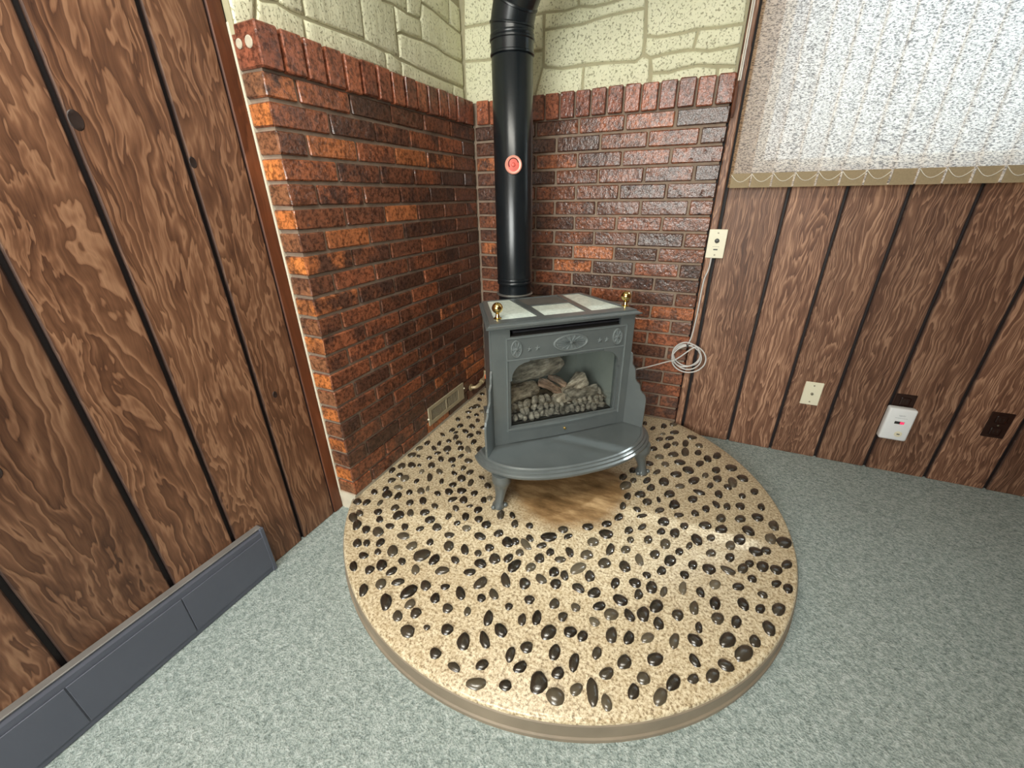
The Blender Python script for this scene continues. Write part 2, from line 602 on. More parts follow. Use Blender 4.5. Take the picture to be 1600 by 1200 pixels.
# left wall -----------------------------------------------------------
wall_left = obj('wall_left', new_box((-0.25, YB, FZ), (-0.104, 0.2, CEIL)), WOODK, None, struct=True)
gl = [-1.150, -1.196, -1.350, -1.563, -1.743, -1.976, -2.19, -2.40, -2.58, -2.80, -3.0, -3.2, -3.4, -3.6, -3.8, -4.0, -4.2, -4.4, -4.6]
for i in range(len(gl) - 1):
    g0 = 0.001 if i < 2 else 0.0055
    g1 = 0.0055 if i > 0 else 0.001
    y1, y0 = gl[i] - g0, gl[i + 1] + g1
    yc = (y0 + y1) / 2
    hz = (CEIL - FZ) / 2
    bm = new_box((-0.012 if i else -0.010, y0 - yc, -hz), (0.0 if i else 0.004, y1 - yc, hz), 0.003)
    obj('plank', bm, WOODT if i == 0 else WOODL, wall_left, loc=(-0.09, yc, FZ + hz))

planks_l = [o for o in wall_left.children if o.name.startswith('plank')]


def knot(y, z, r, wall):
    bm = bmesh.new()
    lathe(bm, [(r, 0.0), (r * 0.9, 0.0012), (r * 0.55, 0.0004), (r * 0.3, 0.0002)], 14, 'x', sy=1.5)
    par = min((o for o in wall.children if o.name.startswith('plank')), key=lambda o: abs(o.location.y - y))
    obj('knot', bm, KNOT, par, loc=(0.0, y - par.location.y, z - par.location.z), auto=40)


KNOT = m_simple('dark_knot', (0.022, 0.011, 0.008), 0.5, 0, 0.4, 60.0)
for y_, z_, r_ in ((-1.545, 1.262, 0.013), (-1.338, 1.197, 0.009), (-1.90, 0.62, 0.010), (-1.30, 0.52, 0.008)):
    knot(y_, z_, r_, wall_left)

# right wall (window side) --------------------------------------------
WX0, WX1, WZ0, WZ1 = 1.272, 2.56, 1.198, 2.12
bm = bmesh.new()
box(bm, (-0.25, 0.044, FZ), (WX0, 0.2, CEIL))
box(bm, (WX1, 0.044, FZ), (XR + 0.15, 0.2, CEIL))
box(bm, (WX0, 0.044, FZ), (WX1, 0.2, WZ0))
box(bm, (WX0, 0.044, WZ1), (WX1, 0.2, CEIL))
wall_right = obj('wall_right', bm, WOODK, None, struct=True)
gr = [1.186, 1.413, 1.606, 1.797, 1.993, 2.213, 2.415, 2.66]
for i in range(len(gr) - 1):
    x0, x1 = gr[i] + 0.005, gr[i + 1] - 0.005
    spans = [(x0, x1, FZ, WZ0 - 0.004), (x0, x1, WZ1 + 0.004, CEIL)]
    if x0 < WX0:
        spans.append((x0, WX0 - 0.003, WZ0 - 0.004, WZ1 + 0.004))
    if x1 > WX1:
        spans.append((WX1 + 0.003, x1, WZ0 - 0.004, WZ1 + 0.004))
    for a, b, z0, z1 in spans:
        xc, zc = (a + b) / 2, (z0 + z1) / 2
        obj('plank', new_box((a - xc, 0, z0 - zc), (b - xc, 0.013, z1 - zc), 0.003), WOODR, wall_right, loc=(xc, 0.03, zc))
# corner moulding between brick and panelling
obj('trim_1', new_box((1.1475, -0.004, FZ), (1.1775, 0.043, CEIL), 0.004), WOODR, None, struct=True)

# the other walls, and an added light blocker, behind the camera -------------------------------------
wall_side = obj('wall_side', new_box((XR + 0.013, YB, FZ), (XR + 0.15, 0.044, CEIL)), WOODK, None, struct=True)
k = 0
y = -0.02
while y > YB + 0.1:
    obj('plank', new_box((0, -0.094, (FZ - CEIL) / 2), (0.013, 0.094, (CEIL - FZ) / 2), 0.003), WOODL, wall_side, loc=(XR, y - 0.1, (FZ + CEIL) / 2))
    y -= 0.205
obj('wall_light_blocker', new_box((1.62, -2.62, FZ), (XR, -2.52, CEIL)), WOODL, None, struct=True)  # unseen wall added to keep rear window light off the right-hand panelling
RX0, RX1, RZ0, RZ1 = -0.05, 1.85, 0.85, 2.05
bm = bmesh.new()
box(bm, (-0.25, YB - 0.15, FZ), (RX0, YB, CEIL))
box(bm, (RX1, YB - 0.15, FZ), (XR + 0.15, YB, CEIL))
box(bm, (RX0, YB - 0.15, FZ), (RX1, YB, RZ0))
box(bm, (RX0, YB - 0.15, RZ1), (RX1, YB, CEIL))
obj('wall_rear', bm, PLASTER, None, struct=True)


def window(name, x0, x1, z0, z1, yf, thick, mull):
    root = bpy.data.objects.new(name, None)
    root.location = ((x0 + x1) / 2, yf, z0)
    link(root, None, True)
    xc = (x0 + x1) / 2
    bm = bmesh.new()
    f = 0.035
    for lo, hi in (((x0, 0, z0), (x1, thick, z0 + f)), ((x0, 0, z1 - f), (x1, thick, z1)), ((x0, 0, z0 + f), (x0 + f, thick, z1 - f)), ((x1 - f, 0, z0 + f), (x1, thick, z1 - f))):
        box(bm, (lo[0] - xc, lo[1], lo[2] - z0), (hi[0] - xc, hi[1], hi[2] - z0), 0.003)
    for mx in mull:
        box(bm, (mx - 0.02 - xc, 0, f), (mx + 0.02 - xc, thick, z1 - z0 - f), 0.003)
    obj('window_frame', bm, WINFR, root)
    xs = [x0 + f] + [m for m in mull] + [x1 - f]
    for a, b in zip(xs[:-1], xs[1:]):
        obj('pane', new_box((a - xc, thick * 0.45, f), (b - xc, thick * 0.45 + 0.004, z1 - z0 - f)), GLASS, root)
    return root


window('window_1', WX0, WX1, WZ0, WZ1, 0.13, 0.05, [])
window('window_2', RX0, RX1, RZ0, RZ1, YB - 0.11, 0.05, [0.9])

# ------------------------------------------------------------------ brick facing
DEP = 0.09


def brick_mesh(name, l, h, d, seed, bev=0.0035):
    """l along y, d along x, h along z, centred"""
    rr = random.Random(seed)
    bm = new_box((-d / 2, -l / 2, -h / 2), (d / 2, l / 2, h / 2), bev)
    for v in bm.verts:
        v.co += Vector((rr.uniform(-1, 1), rr.uniform(-1, 1), rr.uniform(-1, 1))) * 0.0012
    me = bpy.data.meshes.new(name)
    bm.to_mesh(me)
    bm.free()
    me.materials.append(BRICK)
    return me


_bm_cache = {}


def end_brick(l, h, d, seed, mat):
    """corner brick whose exposed end face was fired another colour"""
    me = brick_mesh('brick', l, h, d, seed)
    me.materials.append(mat)
    for p in me.polygons:
        if p.normal.y < -0.8:
            p.material_index = 1
    return me


def cap_brick(l, h, d):
    me = get_brick(l, h, d).copy()
    me.materials[0] = BRICK_C
    return me


def get_brick(l, h, d):
    key = (round(l, 3), round(h, 3), round(d, 3), random.randrange(4))
    if key not in _bm_cache:
        _bm_cache[key] = brick_mesh('brick', l, h, d, hash(key) & 0xffff)
    return _bm_cache[key]


MJ = 0.0105   # joint
facing_l = obj('brick_facing', new_box((-0.0895, -LL + 0.007, 0.001), (-0.008, 0.0, 1.520)), MORT, wall_left)
obj('mortar_bead', new_box((-0.0895, -LL - 0.006, -0.02), (-0.082, -LL + 0.010, 1.528), 0.003), MORTL, facing_l)
facing_r = obj('brick_facing', new_box((-0.008, 0.008, 0.001), (LR - 0.006, 0.043, 1.520)), MORT, wall_right)


obj('footing', new_box((-0.0895, -LL - 0.004, FZ), (-0.003, 0.0, 0.006)), MORTL, facing_l)
obj('footing', new_box((0.0, 0.003, FZ), (LR, 0.043, 0.006)), MORT, facing_r)


def lay(parent, axis, s0, s1, zc, hb):
    l = abs(s1 - s0) - MJ
    if l < 0.02:
        return
    c = (s0 + s1) / 2
    p = random.uniform(-0.0015, 0.0018)
    if axis == 'y':
        me = get_brick(l, hb, DEP)
        if min(s0, s1) < -LL:
            me = end_brick(l, hb, DEP, int(zc * 1000), BRICK_T if round((zc - 0.002) / H - 0.5) % 2 == 0 else BRICK_O)
        inst('brick', me, parent, (-DEP / 2 + p, c, zc), (random.uniform(-.006, .006), 0, random.uniform(-.006, .006)))
    else:
        inst('brick', get_brick(l, hb, 0.043), parent, (c, 0.0215 - p, zc), (0, random.uniform(-.006, .006), -PI / 2 + random.uniform(-.006, .006)))


for cN in range(1, 22):
    zb = (21 - cN) * H
    zc = zb + H / 2 + 0.002
    if cN % 2:
        cuts = [-LL - MJ / 2, -LL + BL / 2] + [-LL + BL / 2 + BL * k for k in range(1, 5)] + [0.004]
    else:
        cuts = [-LL - MJ / 2] + [-LL + BL * k for k in range(1, 6)] + [0.004]
    for a, b in zip(cuts[:-1], cuts[1:]):
        lay(facing_l, 'y', a, b, zc, H - MJ)
    off = 0.4328
    if cN % 2 == 0:
        cuts = [0.003, 0.0228 + BL] + [0.0228 + BL * k for k in range(2, 6)] + [LR + MJ / 2]
    else:
        cuts = [0.003, 0.1253] + [0.1253 + BL * k for k in range(1, 5)] + [LR + MJ / 2]
    for a, b in zip(cuts[:-1], cuts[1:]):
        lay(facing_r, 'x', a, b, zc, H - MJ)

# rowlock course on top, standing proud of the wall
zc, hb = 1.4735, 0.098
pl = 0.0755
n_l = 15
for i in range(n_l):
    a = -LL - 0.002 + i * pl
    b = a + pl - 0.010
    if i == n_l - 1:
        b = -0.018
    inst('brick', cap_brick(b - a, hb, 0.102), facing_l, (-0.051 + 0.013 + random.uniform(-.002, .002), (a + b) / 2, zc + random.uniform(-.002, .002)), (0, 0, random.uniform(-.01, .01)))
edges = [0.022 + 0.0706 * k for k in range(17)]
for a, b in zip(edges[:-1], edges[1:]):
    b = min(b, LR + 0.006)
    inst('brick', cap_brick(b - a - 0.0095, hb, 0.054), facing_r, ((a + b) / 2, 0.027 - 0.013 + random.uniform(-.002, .002), zc + random.uniform(-.002, .002)), (0, 0, -PI / 2 + random.uniform(-.01, .01)))
PLUG = m_simple('mortar_filled_core', (0.46, 0.41, 0.32), 0.9, 0, 0.3, 60.0)
for xx, rr in ((-0.060, 0.0115), (-0.022, 0.0140)):
    bm = bmesh.new()
    lathe(bm, [(rr, -0.002), (rr, 0.0015), (rr * 0.8, 0.003)], 14, 'y')
    for v in bm.verts:
        v.co.y = -v.co.y
    obj('mortar_plug', bm, PLUG, facing_l, loc=(xx, -LL - 0.0025, 1.479))

# ------------------------------------------------------------------ cream stone facing above the brick
STONES_L = [[[-1.156,1.577],[-1.062,1.606],[-1.067,1.592],[-1.095,1.504],[-1.198,1.478]],[[-1.064,1.6],[-1.048,1.597],[-1.003,1.607],[-0.959,1.6],[-0.915,1.598],[-0.916,1.536],[-1.095,1.504]],[[-0.915,1.598],[-0.87,1.6],[-0.825,1.601],[-0.76,1.604],[-0.652,1.607],[-0.607,1.605],[-0.549,1.602],[-0.551,1.54],[-0.916,1.536]],[[-0.549,1.602],[-0.519,1.607],[-0.456,1.596],[-0.46,1.536],[-0.551,1.54]],[[-0.456,1.596],[-0.386,1.596],[-0.321,1.593],[-0.241,1.591],[-0.155,1.589],[-0.067,1.591],[-0.086,1.536],[-0.46,1.536]],[[-0.067,1.591],[0.025,1.59],[0.028,1.533],[-0.086,1.536]],[[-1.05,1.93],[-0.975,1.93],[-0.993,1.606],[-1.003,1.607],[-1.048,1.597],[-1.064,1.6]],[[-0.975,1.93],[-0.913,1.93],[-0.905,1.601],[-0.959,1.6],[-0.993,1.606]],[[-0.913,1.93],[-0.644,1.93],[-0.652,1.607],[-0.76,1.604],[-0.87,1.6],[-0.905,1.601]],[[-0.644,1.93],[-0.542,1.93],[-0.53,1.754],[-0.464,1.761],[-0.466,1.68],[-0.465,1.6],[-0.556,1.603],[-0.607,1.605],[-0.652,1.607]],[[-0.459,1.678],[-0.434,1.686],[-0.381,1.688],[-0.298,1.696],[-0.199,1.699],[-0.124,1.691],[-0.053,1.691],[0.041,1.692],[0.029,1.591],[-0.155,1.589],[-0.326,1.592],[-0.465,1.6]],[[-0.464,1.761],[-0.384,1.758],[-0.299,1.764],[-0.298,1.696],[-0.381,1.688],[-0.434,1.686],[-0.461,1.677]],[[-0.28,1.823],[-0.262,1.822],[-0.207,1.822],[-0.074,1.808],[0.034,1.802],[0.041,1.692],[-0.053,1.691],[-0.124,1.691],[-0.199,1.699],[-0.298,1.696],[-0.299,1.764]],[[-0.542,1.93],[-0.381,1.93],[-0.384,1.758],[-0.464,1.761],[-0.53,1.754]],[[-0.381,1.93],[-0.278,1.878],[-0.28,1.823],[-0.299,1.764],[-0.384,1.758]],[[-0.278,1.878],[-0.065,1.905],[-0.074,1.808],[-0.207,1.822],[-0.262,1.822],[-0.28,1.823]],[[-0.065,1.905],[0.038,1.898],[0.037,1.803],[-0.074,1.808]]]
STONES_R = [[[-0.04,1.93],[0.172,1.93],[0.178,1.822],[0.076,1.822],[-0.047,1.823]],[[-0.047,1.823],[0.076,1.822],[0.178,1.822],[0.185,1.689],[0.084,1.688],[-0.053,1.696]],[[-0.053,1.696],[0.084,1.688],[0.185,1.689],[0.188,1.474],[-0.065,1.486]],[[0.172,1.93],[0.496,1.93],[0.502,1.82],[0.489,1.818],[0.444,1.814],[0.353,1.821],[0.3,1.818],[0.178,1.822]],[[0.178,1.822],[0.3,1.818],[0.347,1.82],[0.35,1.701],[0.338,1.692],[0.295,1.694],[0.186,1.698]],[[0.186,1.698],[0.295,1.694],[0.347,1.69],[0.348,1.635],[0.315,1.541],[0.306,1.478],[0.188,1.482]],[[0.353,1.821],[0.444,1.814],[0.489,1.818],[0.505,1.82],[0.567,1.809],[0.614,1.811],[0.66,1.815],[0.77,1.825],[0.776,1.775],[0.721,1.775],[0.641,1.773],[0.581,1.768],[0.522,1.76],[0.427,1.762],[0.351,1.761]],[[0.496,1.93],[0.764,1.93],[0.77,1.825],[0.66,1.815],[0.614,1.811],[0.567,1.809],[0.502,1.82]],[[0.351,1.761],[0.427,1.762],[0.522,1.76],[0.581,1.768],[0.641,1.773],[0.721,1.775],[0.776,1.775],[0.784,1.664],[0.782,1.624],[0.755,1.607],[0.63,1.616],[0.53,1.62],[0.438,1.617],[0.366,1.629],[0.351,1.642]],[[0.348,1.635],[0.366,1.629],[0.438,1.617],[0.536,1.617],[0.533,1.484],[0.306,1.478],[0.315,1.541]],[[0.536,1.617],[0.63,1.616],[0.755,1.607],[0.782,1.624],[0.813,1.612],[0.822,1.493],[0.533,1.484]],[[0.764,1.93],[1.128,1.93],[1.142,1.678],[1.069,1.677],[0.979,1.682],[0.913,1.677],[0.837,1.677],[0.787,1.686]],[[0.787,1.686],[0.837,1.677],[0.913,1.677],[0.984,1.682],[0.973,1.62],[0.936,1.621],[0.884,1.619],[0.813,1.612],[0.786,1.628]],[[0.984,1.682],[1.069,1.677],[1.142,1.678],[1.141,1.614],[1.033,1.609],[0.973,1.62]],[[0.813,1.612],[0.884,1.619],[0.936,1.621],[0.973,1.62],[1.033,1.609],[1.141,1.614],[1.14,1.549],[0.998,1.567],[0.946,1.564],[0.892,1.556],[0.825,1.56]],[[0.825,1.56],[0.892,1.556],[0.946,1.564],[0.998,1.567],[1.073,1.555],[1.079,1.491],[0.823,1.493]],[[1.073,1.555],[1.14,1.549],[1.146,1.491],[1.079,1.491]]]
back_l = obj('stone_facing', new_box((-0.0895, -1.1485, 1.50), (-0.066, 0.043, CEIL)), STONEJ, wall_left)
back_r = obj('stone_facing', new_box((-0.066, 0.036, 1.50), (1.146, 0.043, CEIL)), STONEJ, wall_right)


def stone(poly, side):
    q = []
    for a, b in poly:
        if side == 'l':
            a = max(-1.1495, min(0.028, a))
        else:
            a = max(-0.058, min(1.1455, a))
        q.append((a, max(1.505, b)))
    ca = sum(p[0] for p in q) / len(q)
    cb = sum(p[1] for p in q) / len(q)
    q = offset_poly([(a - ca, b - cb) for a, b in q], 0.0042)
    up = random.uniform(-0.001, 0.0015)
    bm = bmesh.new()
    if side == 'l':
        to3 = lambda a, b, d: (d, a, b)
    else:
        to3 = lambda a, b, d: (a, -d, b)
    q2 = offset_poly(q, 0.0035)
    q3 = offset_poly(q, 0.009)
    loops = [[to3(a, b, -0.008) for a, b in q], [to3(a, b, 0.0) for a, b in q], [to3(a, b, 0.0045 + up) for a, b in q2], [to3(a, b, 0.006 + up) for a, b in q3]]
    rings(bm, loops, True, False)
    # fan-free top: fill
    top = [v for v in bm.verts][-len(q):]
    es = [e for e in bm.edges if e.verts[0] in top and e.verts[1] in top]
    bmesh.ops.triangle_fill(bm, use_beauty=True, use_dissolve=False, edges=es)
    if side == 'l':
        obj('stone', bm, STONE, back_l, loc=(-0.0635, ca, cb), auto=50)
    else:
        obj('stone', bm, STONE, back_r, loc=(ca, 0.0345, cb), auto=50)


for p in STONES_L:
    stone(p, 'l')
for p in STONES_R:
    stone(p, 'r')
for side, s0, s1 in (('l', -1.1495, 0.028), ('r', -0.058, 1.1455)):
    for z0, z1 in ((1.935, 2.14), (2.14, CEIL)):
        s = s0
        while s < s1 - 0.02:
            w = min(random.uniform(0.18, 0.36), s1 - s)
            if s1 - s - w < 0.08:
                w = s1 - s
            stone([(s, z0), (s + w * .5, z0 + random.uniform(-.008, .008)), (s + w, z0), (s + w, z1), (s, z1)], side)
            s += w

# ------------------------------------------------------------------ hearth with embedded pebbles
HC, HR = (0.735, -0.752), 0.8535
hearth = thing('hearth', 'round raised tan concrete hearth studded with shiny dark pebbles in the brick corner', 'hearth', (HC[0], HC[1], FZ))


def hearth_outline(r):
    pts = []
    n = 160
    for i in range(n):
        a = 2 * PI * i / n
        rr_ = r
        if PI / 2 < a < PI:      # the corner behind the stove is filled right up to both walls
            rr_ = min((0.004 - HC[0]) / math.cos(a), (-0.004 - HC[1]) / math.sin(a))
        x, y = HC[0] + rr_ * math.cos(a), HC[1] + rr_ * math.sin(a)
        # the disc stops at the brick faces
        if y > -LL - 0.002:
            x = max(x, 0.004)
        else:
            x = max(x, -0.08)
        y = min(y, -0.004)
        pts.append((x - HC[0], y - HC[1]))
    return pts


bm = bmesh.new()
O0 = hearth_outline(HR - 0.004)
hh = -FZ
loops = []
for ins, z in ((0.0, 0.020), (0.0, hh - 0.010), (0.003, hh - 0.0035), (0.010, hh)):
    L = hearth_outline(HR - 0.002 - ins)
    loops.append([(a, b, z) for a, b in L])
rings(bm, loops, True, True)
slab = obj('slab', bm, HEARTH, hearth, auto=60)
# put the texture origin at the room corner so the worn patch lies under the stove
me = slab.data
for v in me.vertices:
    v.co.x += HC[0]; v.co.y += HC[1]
slab.location = (-HC[0], -HC[1], 0)
bm = bmesh.new()
band = []
n = 96
a0, a1 = math.radians(-153), math.radians(60.5)
prof = [(HR - 0.02, 0.0), (HR + 0.005, 0.0), (HR + 0.005, 0.012), (HR + 0.001, 0.016), (HR + 0.0005, hh - 0.016), (HR - 0.003, hh - 0.012), (HR - 0.02, hh - 0.012)]
loops = []
for i in range(n + 1):
    a = a0 + (a1 - a0) * i / n
    loops.append([(r * math.cos(a), r * math.sin(a), z) for r, z in prof])
rings(bm, loops)
obj('edge_band', bm, BAND, hearth, auto=40, loc=(0, 0, 0))

